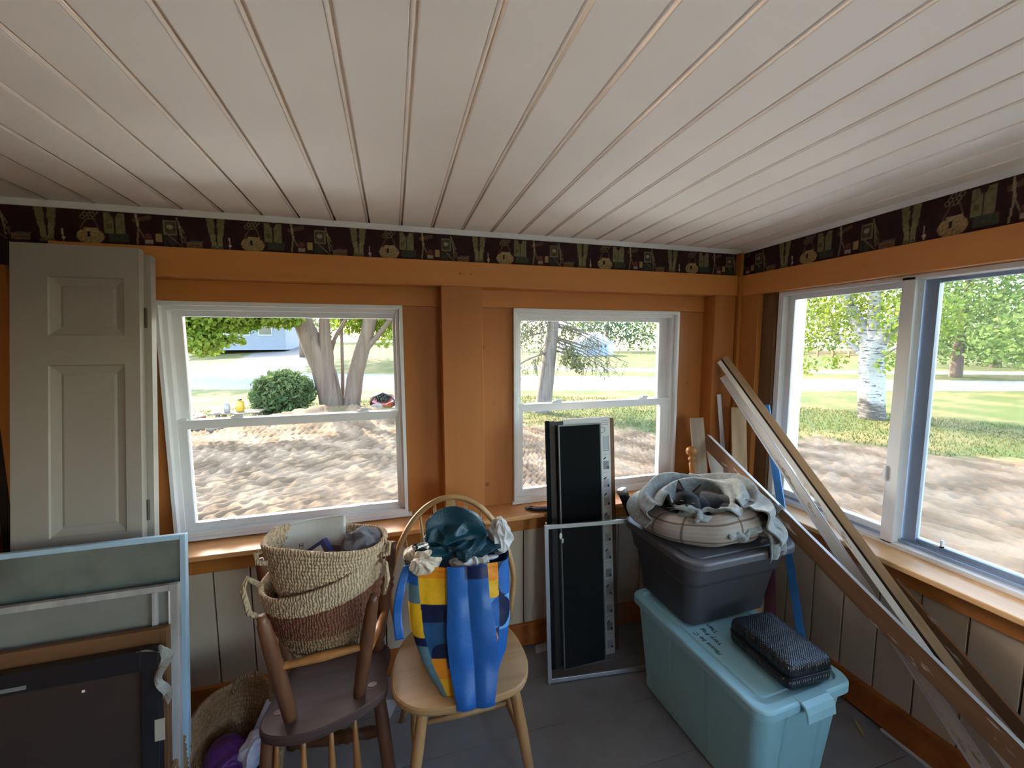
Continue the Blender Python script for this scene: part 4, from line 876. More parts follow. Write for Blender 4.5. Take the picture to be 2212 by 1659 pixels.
# ---- oak bow-back chair
M_oak = wood('pale_varnished_oak', C(190, 148, 98), C(152, 110, 66), 0, .33, 9, spec=.5)
M_oakl = wood('pale_oak_leg', C(196, 150, 98), C(156, 110, 64), 2, .36, 12)
oc = thing('windsor_chair', 'pale oak bow-back chair holding the patterned shopping bag', 'chair', (.21, 1.46, 0))
sp_ = spline([(-.020, 1.345), (.05, 1.285), (.17, 1.262), (.29, 1.262), (.40, 1.285), (.452, 1.36), (.462, 1.46), (.445, 1.57), (.40, 1.655), (.30, 1.690), (.17, 1.705), (.06, 1.690), (.0, 1.62), (-.035, 1.52), (-.042, 1.42)], 7)
outline_slab(sp_, .405, .440, .008).build('seat', M_oak, oc, smooth=False)
def hoop(a):                                    # a from 0 to pi
    x = .224 + .274 * math.cos(a) * (1.0 if math.sin(a) > .25 else (.86 + .14 * math.sin(a) / .25)); z = .44 + .53 * min(1, max(0, math.sin(a))) ** .82; y = 1.655 + (z - .44) * .20 + (x - .224) * -.07
    return Vector((x, y, z))
MB().tube([hoop(PI * k / 40) for k in range(41)], .0155, 12, True, .8).build('bow', M_oak, oc, smooth=True)
arrow = [(0, .0055), (.35, .0065), (.55, .0085), (.68, .014), (.74, .0125), (.8, .007), (1, .0055)]
for i, f in enumerate((-.78, -.52, -.27, .27, .52, .78)):
    xb = .225 + .175 * f; aa = math.acos(f * .93); tp = hoop(aa)
    MB().spindle((xb, 1.655 - (xb - .225) * .05, .438), tp, arrow, 10).build('spindle', M_oak, oc, smooth=True)
tp = hoop(PI / 2)
m = MB(); R_ = []
for t in np.linspace(0, 1, 9):
    p = Vector((.232, 1.655, .438)).lerp(tp, t); w = .018 + .012 * math.sin(t * PI) + .01 * math.exp(-((t - .72) / .12) ** 2); R_.append([(p.x - w, p.y - .004, p.z), (p.x + w, p.y - .004, p.z), (p.x + w, p.y + .004, p.z), (p.x - w, p.y + .004, p.z)])
m.rings(R_).build('splat', M_oak, oc, bev=.001)
legp = [(0, .015), (.1, .019), (.4, .021), (.75, .017), (1, .012)]
for a, b in (((.065, 1.33, .41), (-.005, 1.275, 0)), ((.385, 1.33, .41), (.445, 1.265, 0)), ((.08, 1.61, .41), (-.01, 1.72, 0)), ((.36, 1.60, .41), (.44, 1.70, 0))):
    MB().spindle(a, b, legp, 14).build('leg', M_oakl, oc, smooth=True)
for a, b in (((.035, 1.305, .19), (.035, 1.665, .19)), ((.415, 1.297, .19), (.400, 1.655, .19)), ((.035, 1.49, .19), (.407, 1.48, .19))):
    MB().spindle(a, b, [(0, .008), (.5, .013), (1, .008)], 10).build('stretcher', M_oakl, oc, smooth=True)

# ---- patterned shopping bag on the oak chair
M_bagc = vcol('printed_woven_bag', .38, .25, .4, scale=90)
sb = thing('shopping_bag', 'tall blue and orange geometric shopping bag on the oak chair seat', 'bag', (.22, 1.42, .44))
BB = {k: np.array(C(*v)[:3]) for k, v in dict(blue=(30, 90, 160), orange=(232, 140, 30), yellow=(232, 176, 32), navy=(12, 24, 60), teal=(32, 78, 120), grey=(96, 124, 134), sky=(96, 150, 200), dk=(22, 52, 96)).items()}
def bag_shape(u, v):
    th = u * 2 * PI - PI * .75; ex = .34
    cc, ss = np.cos(th), np.sin(th)
    a = np.interp(v, [0, .25, .5, 1], [.098, .150, .178, .192]); b = np.interp(v, [0, .4, 1], [.072, .085, .088])
    cx = np.interp(v, [0, .5, 1], [.222, .212, .212]); cy = np.interp(v, [0, 1], [1.382, 1.487]); ro = np.interp(v, [0, 1], [-.10, -.19])
    lx = a * np.sign(cc) * np.abs(cc) ** ex; ly = b * np.sign(ss) * np.abs(ss) ** ex
    k = .006 * nz(lx * 16 + 3, v * 5 + ly * 9, 1, 70) + .0025 * nz(lx * 60, v * 22 + ly * 40, 1, 71); ly = ly + k * np.where(np.abs(ly) > b * .8, 1, 0) - .010 * np.exp(-(lx / .1) ** 2) * np.where(ly < 0, 1, -1); lx = lx + k
    x = cx + lx * np.cos(ro) - ly * np.sin(ro); y = cy + lx * np.sin(ro) + ly * np.cos(ro); z = .442 + v * .418 - .008 * (1 - np.abs(lx / a)) * v
    return x, y, z, lx / a, ly / b
u, v = np.meshgrid(np.linspace(0, 1, 300), np.linspace(0, 1, 130), indexing='ij'); x, y, z, fx, fy = bag_shape(u, v)
m, _, _ = gridmesh(lambda u, v: bag_shape(u, v)[:3], 300, 130)
f = (fx + 1) / 2; c = np.zeros(f.shape + (3,)); c[:] = BB['blue']
front = fy < -.6; s_r = (fx > .9) & ~front
def cb_(mask, k): c[mask] = BB[k]
A_ = (f < .14); cb_(A_ & (v > .92), 'teal'); cb_(A_ & (v > .85) & (v < .92), 'blue'); cb_(A_ & (v <= .85), 'grey'); cb_(A_ & (v < .71), 'yellow'); cb_(A_ & (v < .45), 'navy'); cb_(A_ & (v < .38), 'grey')
B_ = (f >= .14) & (f < .46); cb_(B_ & (v > .91), 'orange'); cb_(B_ & (v <= .91), 'yellow'); cb_(B_ & (v < .71), 'navy'); cb_(B_ & (v < .57), 'teal'); cb_(B_ & (v < .42) & (((f - .30) / .15) ** 2 + ((v - .29) / .12) ** 2 < 1), 'navy'); cb_(B_ & (v < .29), 'orange'); cb_(B_ & (v < .29) & (v > .14) & (f > .31), 'dk'); cb_(B_ & (v < .13), 'yellow')
D_ = (f >= .78) & (f < .885); cb_(D_ & (v > .86), 'orange'); cb_(D_ & (v <= .86), 'yellow'); cb_(D_ & (v < .72), 'sky'); cb_(D_ & (((f - .90) / .11) ** 2 + ((v - .60) / .125) ** 2 < 1), 'blue'); cb_(D_ & (v < .475), 'navy'); cb_(D_ & (((f - .78) / .10) ** 2 + ((v - .39) / .08) ** 2 < 1), 'orange'); cb_(D_ & (v < .30), 'yellow'); cb_(D_ & (v < .16), 'sky')
E_ = (f >= .885); cb_(E_, 'navy'); cb_(E_ & (((f - .97) / .09) ** 2 + ((v - .86) / .14) ** 2 < 1), 'blue'); cb_(E_ & (v < .72), 'sky'); cb_(E_ & (((f - .90) / .10) ** 2 + ((v - .60) / .125) ** 2 < 1), 'navy'); cb_(E_ & (v < .45), 'blue')
c[fy > .6] = BB['teal']; k2 = (np.abs(v - .965) < .004); c[k2] = c[k2] * .8
m.build('bag_body', M_bagc, sb, smooth=True, colors=c.reshape(-1, 3)); sb.children
# front strap panel hanging in folds
def strapf(u, v):
    t = v; zz = .862 - t * .436; vb = np.clip((zz - .442) / .418, 0, 1)
    lxn = np.interp(t, [0, .25, 1], [-.17, -.21, -.42]) + u * np.interp(t, [0, .25, 1], [.74, .80, 1.32]); a = np.interp(vb, [0, .25, .5, 1], [.098, .150, .178, .192]); b = np.interp(vb, [0, .4, 1], [.072, .085, .088])
    cx = np.interp(vb, [0, .5, 1], [.222, .212, .212]); cy = np.interp(vb, [0, 1], [1.382, 1.487]); ro = np.interp(vb, [0, 1], [-.10, -.19])
    fold = .006 * np.abs(np.sin(u * PI * 2)) + .0035 * nz(u * 7, t * 9, 1, 75) + .004 * np.sin(t * 17 + u * 2) * np.exp(-((t - .25) / .12) ** 2)
    lx = lxn * a; ly = -b - .020 - fold - .012 * t - .022 * smooth(.7, 1, t)
    return cx + lx * np.cos(ro) - ly * np.sin(ro), cy + lx * np.sin(ro) + ly * np.cos(ro), zz
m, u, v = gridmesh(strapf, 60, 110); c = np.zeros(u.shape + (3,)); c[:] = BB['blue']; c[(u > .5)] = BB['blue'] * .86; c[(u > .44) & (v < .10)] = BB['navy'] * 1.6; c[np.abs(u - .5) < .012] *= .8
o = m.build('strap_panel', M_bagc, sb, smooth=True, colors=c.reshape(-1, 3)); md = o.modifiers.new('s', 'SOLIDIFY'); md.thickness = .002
def ls(u, v): 
    return -.004 + .034 * (1 - v) ** 2 * 1.0 - .012 * np.sin(v * 3) + (u - .5) * .030, 1.445 - .05 * v + .006 * np.sin(v * 12), .858 - v * .235
m, u, v = gridmesh(ls, 6, 40); o = m.build('side_strap', M_bagc, sb, smooth=True, colors=np.tile(BB['blue'], (240, 1))); md = o.modifiers.new('s', 'SOLIDIFY'); md.thickness = .003
M_tealb = plain('dark_teal_plastic_film', C(16, 60, 76), .36, .2, 10, .3, spec=.4, bdist=.006)
crumple('plastic_bag', M_tealb, 'crumpled dark teal plastic bag heaped on top of the shopping bag', 'plastic bag', (.200, 1.50, .955), (.115, .085, .078), .36, 7.5, 6, seed=21)
crumple('plastic_bag', M_tealb, 'flattened dark teal plastic fold spilling over the shopping bag rim', 'plastic bag', (.235, 1.475, .885), (.150, .080, .042), .36, 8, 6, seed=24)
M_kraft = plain('pale_kraft_paper', C(206, 190, 170), .7, .08, 10, .3); M_grybag = plain('grey_tissue_paper', C(186, 180, 178), .5, .08, 10, .3)
crumple('paper_wad', M_kraft, 'crumpled cream paper at the front left of the shopping bag', 'paper', (.095, 1.43, .868), (.060, .035, .036), .5, 16, 5, seed=15)
crumple('paper_wad', M_kraft, 'small cream paper twist at the far left rim of the shopping bag', 'paper', (.042, 1.49, .872), (.026, .03, .028), .4, 20, 5, seed=16)
crumple('paper_wad', M_grybag, 'crumpled grey tissue standing at the right of the shopping bag', 'paper', (.372, 1.455, .905), (.040, .035, .068), .5, 16, 5, seed=17)
crumple('paper_wad', M_grybag, 'flattened white tissue at the front middle of the shopping bag', 'paper', (.265, 1.42, .855), (.070, .03, .022), .6, 20, 5, seed=18)

# ------------------------------------------------------------------ upright panels under the second window
def leanP(y0, x, s=.085):
    n = Vector((0, s, 1)).normalized(); M = Matrix((Vector((1, 0, 0)), Vector((0, n.z, -n.y)), n)).transposed().to_4x4(); M.translation = (x, y0, .004); return M
M_felt = plain('matt_black_panel', C(11, 11, 11), .85, .15, 40, .1, spec=.15); M_greyedge = plain('grey_panel_edge', C(120, 118, 116), .5, .08, 20, .05)
dp = thing('black_board', 'tall matt black rectangular board standing in front of the printed carton', 'board', (.9, 1.775, 0))
Mp1 = leanP(1.772, .780)
MB().box((.006, 0, .006), (.228, .010, 1.228), Mp1).build('face', M_felt, dp); ring(MB(), 0, .234, 0, 1.234, .006, .006, .006, .006, -.001, .012)
m = ring(MB(), 0, .234, 0, 1.234, .006, .006, .006, .006, -.001, .012); m.v = [tuple(Mp1 @ Vector(v)) for v in m.v]; m.build('edge_band', M_greyedge, dp)
bo = thing('slatted_board', 'dark brown slatted boards at the left edge of the tall black board', 'board', (.76, 1.80, 0))
Mp2 = leanP(1.790, .722, .087)
M_espr = plain('espresso_brown_panel', C(44, 28, 26), .5, .15, 20, .05)
for k, (a, b, c_) in enumerate(((.0, .020, 0), (.022, .050, .006), (.052, .100, .012))): MB().box((a, c_, 0), (b, c_ + .014, 1.255 - .003 * k), Mp2).build('slat', M_felt if k == 0 else M_espr, bo, bev=.001)
ctn = thing('flat_carton', 'tall flat carton printed with assembly pictures behind the black panel', 'carton', (.97, 1.82, 0))
Mp3 = leanP(1.806, .820); M_cart = plain('white_carton', C(206, 202, 196), .6, .05, 20, .05); M_prt = plain('grey_print', C(130, 130, 130), .6, .05, 20, 0); M_prl = plain('pale_grey_print', C(172, 170, 168), .6, .05, 20, 0)
MB().box((0, 0, 0), (.266, .018, 1.256), Mp3).build('carton', M_cart, ctn, bev=.001)
def pr(x0, z0, x1, z1, mat=M_prt, d=.0008): MB().box((x0, -d, z0), (x1, .0, z1), Mp3).build('print', mat, ctn)
for z in (1.235, 1.225, 1.216): pr(.215, z, .255, z + .003)
m = MB(); R_ = []
for q in range(24): 
    a = q * 2 * PI / 24; R_.append([tuple(Mp3 @ Vector((.213 + .024 * math.cos(a) * k, -.001, 1.190 + .016 * math.sin(a) * k))) for k in (1, .88)])
R_.append(R_[0]); m.rings(R_, False, False).build('print', M_ink, ctn)
pr(.222, 1.085, .252, 1.155, M_prl); pr(.252, 1.080, .256, 1.160); pr(.222, 1.078, .256, 1.082)
zt = 1.06
for k in range(11):
    pr(.218, zt, .256, zt + .0012, M_prt); pr(.222, zt - .078, .254, zt - .035, M_prl if k % 3 else M_prt); pr(.244, zt - .076, .254, zt - .064, M_ink, .0012)
    if k < 3 or k % 2: 
        MB().box((-.005, -.0014, -.003), (.012, 0, .003), Mp3 @ Matrix.Translation((.228, 0, zt - .022 - .01 * (k % 2))) @ Matrix.Rotation(-.6, 4, 'Y')).build('print', M_ink, ctn)
    for q in range(3): pr(.222, zt - .072 + q * .012, .243, zt - .0705 + q * .012, M_prt, .0012)
    zt -= .095
br_ = thing('brown_board', 'narrow brown board edge behind the right side of the printed carton', 'board', (1.1, 1.84, 0))
Mp4 = leanP(1.826, .95); MB().box((0, 0, 0), (.170, .007, 1.246), Mp4).build('board', M_brown, br_, bev=.001)
# small aluminium insect screen
isn = thing('insect_screen', 'small aluminium framed insect screen standing in front of the black panel', 'screen', (.9, 1.72, 0))
d_ = Vector((.481, -.057, 0)).normalized(); up_ = Vector((.0, .075, 1)).normalized(); n_ = up_.cross(d_).normalized(); up2 = d_.cross(n_)*-1
Ms = Matrix((d_, n_, up_)).transposed().to_4x4(); Ms.translation = (.672, 1.722, .006)
W_, H_ = .53, .770; fw = .019
for nm, a, b in (('stile', (0, -.005, 0), (fw, .005, H_)), ('stile', (W_ - fw, -.005, 0), (W_, .005, H_)), ('rail', (fw, -.005, H_ - fw), (W_ - fw, .005, H_)), ('rail', (fw, -.005, 0), (W_ - fw, .005, fw))): MB().box(a, b, Ms).build(nm, M_alu, isn, bev=.001)
def screenmat():
    m, nt, p = newmat('dark_insect_mesh'); nt.nodes.remove(p); out = nt.nodes['Material Output']; t = N(nt, 'ShaderNodeBsdfTransparent'); d = N(nt, 'ShaderNodeBsdfDiffuse'); d.inputs[0].default_value = (.05, .05, .05, 1)
    mx = N(nt, 'ShaderNodeMixShader'); v = coord(nt); n = tnoise(nt, v, 30, 3); r = ramp(nt, n, .3, .8, (.20, .20, .20, 1), (.30, .30, .30, 1)); nt.links.new(r, mx.inputs[0]); nt.links.new(t.outputs[0], mx.inputs[1]); nt.links.new(d.outputs[0], mx.inputs[2]); nt.links.new(mx.outputs[0], out.inputs[0]); return m
m, u, v = gridmesh(lambda u, v: (fw + u * (W_ - 2 * fw), .002 * nz(u * 6, v * 6, 1, 80), fw + v * (H_ - 2 * fw)), 40, 50)
hole = [(i, f) for i, f in enumerate(m.f)]; keep = []
for f in m.f:
    x, _, z = m.v[f[0]]; 
    if ((x - .125) / .018) ** 2 + ((z - .565) / .014) ** 2 + .5 * math.sin(x * 300 + z * 200) < .6: continue
    keep.append(f)
m.f = keep; m.v = [tuple(Ms @ Vector(p)) for p in m.v]; m.build('mesh', screenmat(), isn)
for x in (.006, W_ - .012): MB().box((x, -.004, H_), (x + .006, .004, H_ + .014), Ms).build('pin', M_alu, isn, bev=.001); 
MB().box((.006, -.004, -.010), (.012, .004, 0), Ms).build('pin', M_alu, isn)
crumple('cord_end', M_trim, None, None, tuple(Ms @ Vector((.078, -.008, .715))), (.007, .005, .014), .3, 60, 3, parent=isn)
crumple('cord_end', M_trim, None, None, tuple(Ms @ Vector((.088, -.006, .69))), (.004, .004, .012), .3, 60, 3, parent=isn)
# black tube with pale cap
tb = thing('black_tube', 'glossy black tube with pale cap leaning behind the grey tote', 'tube', (1.2, 1.8, 0))
M_gloss = plain('glossy_black_plastic', C(20, 26, 28), .18, .1, 9, .03, spec=.7)
pa, pb = Vector((1.142, 1.862, .858)), Vector((1.50, 1.78, .03)); MB().spindle(pb, pa, [(0, .026), (.985, .026), (1, .024)], 18).build('tube', M_gloss, tb, smooth=True); MB().spindle(pa - (pa - pb).normalized() * .004, pa + (pa - pb).normalized() * .018, [(0, .028), (.7, .028), (1, .022)], 18).build('cap', M_alu, tb, smooth=True)
# pliers on the sill
pg = thing('pliers', 'folded pliers with dark red and black grips on the window sill', 'pliers', (.71, 1.95, .7785))
M_grip = plain('dark_red_grip', C(90, 30, 28), .45, .1, 30, .1); M_steel = plain('dark_steel', C(90, 92, 96), .3, .1, 40, .05, metal=.8)
MB().tube([(.665, 1.975, .789), (.70, 1.955, .788), (.75, 1.942, .788), (.79, 1.938, .788)], [.007, .0085, .0085, .006], 10).build('grip', M_grip, pg, smooth=True)
MB().tube([(.652, 1.955, .790), (.69, 1.932, .789), (.74, 1.922, .789), (.78, 1.925, .789)], [.007, .010, .010, .007], 10).build('grip', M_blk, pg, smooth=True)
MB().box((.640, 1.958, .780), (.672, 1.982, .792)).build('jaw', M_steel, pg, bev=.003)

# ------------------------------------------------------------------ storage totes
def rrect(cx, cy, hx, hy, r, rot, n=10, seg_=14):
    pts = []; cs = [(hx - r, -hy + r, -PI / 2), (hx - r, hy - r, 0), (-hx + r, hy - r, PI / 2), (-hx + r, -hy + r, PI)]
    for k, (x, y, a0) in enumerate(cs):
        for q in range(n + 1): a = a0 + q / n * PI / 2; pts.append((x + r * math.cos(a), y + r * math.sin(a)))
        nx, ny, a1 = cs[(k + 1) % 4]; x2 = nx + r * math.cos(a1); y2 = ny + r * math.sin(a1); xa, ya = pts[-1]
        for q in range(1, seg_): t = q / seg_; pts.append((xa + (x2 - xa) * t, ya + (y2 - ya) * t))
    c, s = math.cos(rot), math.sin(rot)
    return [(cx + x * c - y * s, cy + x * s + y * c) for x, y in pts], pts
def tote(name, label, cx, cy, hx, hy, rot, z0, z1, rb, mat, lidmat, taper, bow=0, grooves=(), step=None):
    t = thing(name, label, 'storage box', (cx, cy, z0)); R_ = []
    zs = [0, .006, .02] + list(np.linspace(.06, .94, 12)) + [1]
    for k, f in enumerate(zs):
        ins = taper * (1 - f) + (.012 if k == 0 else .004 if k == 1 else 0) + .012; 
        if step and f > step: ins -= .010
        P_, L_ = rrect(0, 0, hx - ins, hy - ins, rb * (.8 if f < .1 else 1), 0, 10, 60)
        out = []
        for (x, y) in L_:
            d = 0
            for (side, pos) in grooves:
                q = abs((y if side in 'LR' else x) - pos); on = (x < -hx + ins + .004 + rb * .0) if side == 'L' else (x > hx - ins - .004) if side == 'R' else (y < -hy + ins + .004) if side == 'N' else False
                if on and q < .006 and .03 < f < .93: d = .005
            x -= math.copysign(d, x) if abs(x) > hx - ins - .005 else 0; y -= math.copysign(d, y) if abs(y) > hy - ins - .005 and abs(x) < hx - ins - .01 else 0
            out.append((cx + x * math.cos(rot) - y * math.sin(rot), cy + x * math.sin(rot) + y * math.cos(rot), z0 + (z1 - z0) * f))
        R_.append(out)
    MB().rings(R_).build('body', mat, t, smooth=False)
    return t
M_teal = plain('sea_green_plastic', C(154, 206, 212), .42, .04, 3, .08); M_teall = plain('sea_green_lid', C(160, 208, 218), .42, .04, 3, .08)
M_gry = plain('charcoal_plastic', C(66, 64, 66), .5, .06, 3, .12); M_gryl = plain('charcoal_lid', C(88, 86, 90), .48, .06, 3, .12)
def lid(t, cx, cy, hx, hy, rot, z, r, mat, drop, rimw, recess, plateau, inset):
    def rg_(ix, zz, rr, iy=None):
        P_, _ = rrect(cx, cy, hx - ix, hy - (ix if iy is None else iy), rr, rot, 10, 6); return [(x, y, zz) for x, y in P_]
    R_ = [rg_(.006, z - drop, r), rg_(0, z - drop, r), rg_(0, z - .008, r), rg_(.003, z - .002, r), rg_(.008, z, r), rg_(rimw, z, r * .8), rg_(rimw + .006, z - recess, r * .7), rg_(rimw + inset, z - recess, r * .6), rg_(rimw + inset + .004, z - recess + plateau, r * .6)]
    MB().rings(R_, True).build('lid', mat, t, smooth=False)
TT = (1.300, 1.302, .212, .352, .05)
tt = tote('teal_tote', 'large sea green storage tote on the floor under the grey tote', TT[0], TT[1], TT[2], TT[3], TT[4], 0.0, .425, .045, M_teal, M_teall, .035, grooves=(('L', .10), ('L', -.09), ('L', .25), ('R', .1), ('R', -.1), ('N', .09), ('N', -.09)))
lid(tt, *TT[:2], TT[2] + .006, TT[3] + .006, TT[4], .452, .05, M_teall, .034, .030, .012, .005, .030)
def loc_t(x, y, z): return Matrix.Translation((TT[0], TT[1], 0)) @ Matrix.Rotation(TT[4], 4, 'Z') @ Matrix.Translation((x, y, z))
for sy in (-1, 1):
    m = MB(); prof = [(.0, .4535), (.030, .4545), (.048, .448), (.056, .428), (.060, .400), (.054, .400), (.048, .425), (.040, .440), (.028, .447), (0, .446)]
    R_ = [[tuple(Matrix.Translation((TT[0], TT[1], 0)) @ Matrix.Rotation(TT[4], 4, 'Z') @ Vector((x, sy * (TT[3] - .022 + d), z))) for d, z in prof] for x in np.linspace(-.055, .075, 5)]
    m.rings(R_).build('latch', M_teall, tt, bev=.002)
LM = Matrix.Translation((TT[0], TT[1], 0)) @ Matrix.Rotation(TT[4], 4, 'Z')
def hand(txt, x, y, size):
    M = Matrix.Translation((x, y, .4455)) @ Matrix.Rotation(PI / 2 + .08, 4, 'Z'); textobj(txt, size, M_ink, M, tt, name='handwriting', shear=.25, ext=.0002)
hand('Please be C', 1.188, 1.195, .028); hand('Very frag', 1.226, 1.236, .028); hand('Than', 1.264, 1.296, .028)
GT = (1.362, 1.525, .268, .225, .035)
gt = tote('grey_tote', 'charcoal grey storage tote on top of the sea green tote', *GT, .4525, .755, .05, M_gry, M_gryl, .045, step=.62)
lid(gt, GT[0] + .012, GT[1], GT[2] + .026, GT[3] + .030, GT[4], .778, .085, M_gryl, .030, .028, .006, .004, .020)
# black zip case
M_carbon = newmat('carbon_weave'); _m, _nt, _p = M_carbon; _v = coord(_nt, (1, 1, 1), 'Object', (0, 0, .78)); _w = N(_nt, 'ShaderNodeTexWave'); _w.inputs['Scale'].default_value = 48; _nt.links.new(_v, _w.inputs['Vector']); _v2 = coord(_nt, (1, 1, 1), 'Object', (0, 0, -.6)); _w2 = N(_nt, 'ShaderNodeTexWave'); _w2.inputs['Scale'].default_value = 34; _nt.links.new(_v2, _w2.inputs['Vector'])
_c = N(_nt, 'ShaderNodeMath', operation='MULTIPLY'); _nt.links.new(_w.outputs['Fac'], _c.inputs[0]); _nt.links.new(_w2.outputs['Fac'], _c.inputs[1]); _nt.links.new(mixc(_nt, _c.outputs[0], C(16, 17, 22), C(34, 36, 44)), _p.inputs['Base Color']); _p.inputs['Roughness'].default_value = .3; _p.inputs['Specular IOR Level'].default_value = .7; bump(_nt, _p, _c.outputs[0], .5, .003); M_carbon = _m
cs_ = thing('zip_case', 'black carbon-textured zip case lying on the sea green tote', 'case', (1.36, 1.11, .453))
CR = -.03; CCx, CCy = 1.358, 1.113
def cring(ix, z, r=.026): return [(x, y, z) for x, y in rrect(CCx, CCy, .100 - ix, .136 - ix, max(r - ix * .5, .006), CR, 8, 4)[0]]
MB().rings([cring(.012, .4535), cring(.003, .461), cring(0, .470), cring(0, .492)]).build('lower_shell', M_carbon, cs_, smooth=True)
MB().rings([cring(0, .503), cring(0, .525), cring(.003, .538), cring(.010, .546), cring(.022, .549)]).build('upper_shell', M_carbon, cs_, smooth=True)
MB().rings([cring(.002, .492), cring(-.0015, .494), cring(-.0015, .501), cring(.002, .503)]).build('zip', M_blk, cs_)
MB().rings([cring(.001, .4965), cring(-.003, .4972), cring(-.003, .498), cring(.001, .4985)]).build('zip_teeth', M_steel, cs_)
MB().box((1.246, .995, .494), (1.258, 1.003, .502)).build('zip_pull', M_steel, cs_, bev=.001)

# ------------------------------------------------------------------ pet bed, blanket and cat
BCX, BCY, BZ = 1.375, 1.560, .779
M_bedc = vcol('taupe_corduroy', .95, .5, .1, scale=260)
pb_ = thing('pet_bed', 'round taupe plaid corduroy pet bed on the grey tote lid', 'pet bed', (BCX, BCY, BZ))
def bed_r(u, v):
    th = u * 2 * PI; ph = v * 2 * PI; R0 = .205 + .012 * np.sin(th * 2 + 1) + .004 * np.sin(th * 9); lump = 1 + .06 * np.sin(th * 7 + 1) * np.sin(ph) + .05 * nz(th * 2, ph, 1, 90)
    rr = .072 * lump; hz = .064 + .012 * np.sin(th + 2.2)
    r = R0 + rr * np.cos(ph); z = BZ + hz + hz * np.sin(ph) * lump * .98; z = np.maximum(z, BZ + .002)
    return BCX + r * np.cos(th) * 1.08, BCY + r * np.sin(th) * .95, z
m, u, v = gridmesh(bed_r, 220, 60); c = np.zeros(u.shape + (3,)); c[:] = C(164, 152, 144)[:3]
c *= (.93 + .08 * np.sin(v * 2 * PI * 22))[..., None]
ln = (np.abs(((u * 14) % 1) - .5) < .022) | (np.abs(v - .93) < .007) | (np.abs(v - .12) < .006); c[ln] = C(96, 74, 58)[:3]
m.build('bolster', M_bedc, pb_, smooth=True, colors=c.reshape(-1, 3))
MB().lathe([(.001, 0), (.19, .0), (.21, .012), (.20, .035), (.12, .044), (.001, .046)], 40, Matrix.Translation((BCX, BCY, BZ + .001)) @ Matrix.Diagonal((1.05, .92, 1, 1))).build('cushion', M_bedc, pb_, smooth=True, colors=np.tile(np.array(C(120, 112, 106)[:3]), (240, 1)))
def fleecemat(name, c1, c2):
    m, nt, p = newmat(name); v = coord(nt); n = tnoise(nt, v, 45, 5, .7); n2 = tnoise(nt, v, 420, 3); nt.links.new(mixc(nt, ramp(nt, n, .35, .65), c1, c2), p.inputs['Base Color']); p.inputs['Roughness'].default_value = 1; p.inputs['Specular IOR Level'].default_value = .05
    p.inputs['Sheen Weight'].default_value = .5; p.inputs['Sheen Roughness'].default_value = .5; bump(nt, p, n2, .5, .004); return m
M_flc = fleecemat('grey_green_fleece', C(150, 154, 152), C(112, 116, 110))
bl_ = thing('fleece_blanket', 'mottled grey-green fleece blanket draped over the pet bed around the cat', 'blanket', (BCX + .1, BCY, BZ))
def drape(u, v):
    th = np.radians(190 - u * 262)                # from left back, round the back, to the right front
    fold = .011 * np.sin(v * 19 + 2.0 * np.sin(u * 5) + u * 3) * smooth(.05, .3, v) + .007 * np.sin(v * 33 + u * 9) + .008 * nz(u * 9, v * 4, 1, 95)
    t = v * 1.0; arc = PI * (1.0 - t * 1.05)     # over the bolster from inside to outside
    rr = .088 + 1.4 * fold + .010 * np.sin(u * 17 + v * 4); R0 = .208 + .015 * np.sin(th * 2)
    ext = smooth(.62, 1, u) * smooth(.55, 1, v)
    r = R0 + rr * np.cos(arc) + .05 * ext * v; z = BZ + .070 + rr * np.sin(np.clip(arc, -.5, PI)) * (1.05 + .18 * smooth(.25, .65, u) - .12 * smooth(.75, 1, u)) 
    z = np.where(arc < 0, BZ + .070 + rr * np.sin(arc), z) - .02 * ext
    return BCX + r * np.cos(th) * 1.10, BCY + r * np.sin(th) * .97, np.maximum(z, BZ + .006 + .004 * np.sin(v * 40))
m, u, v = gridmesh(drape, 200, 80); o = m.build('draped_part', M_flc, bl_, smooth=True); md = o.modifiers.new('s', 'SOLIDIFY'); md.thickness = .007
def drape2(u, v):
    th = np.radians(-158 + u * 112); fold = .009 * np.sin(v * 15 + u * 13) + .010 * nz(u * 13, v * 5, 1, 97) + .008 * np.sin(u * 31 + v * 4)
    arc = PI * (1.0 - v * (.50 + .10 * np.sin(u * 13))); rr = .084 + fold; R0 = .205
    return BCX + (R0 + rr * np.cos(arc)) * np.cos(th) * 1.08, BCY + (R0 + rr * np.cos(arc)) * np.sin(th) * .96, BZ + .060 + rr * np.sin(arc) * 1.02
m, u, v = gridmesh(drape2, 120, 40); o = m.build('front_fold', M_flc, bl_, smooth=True); md = o.modifiers.new('s', 'SOLIDIFY'); md.thickness = .006
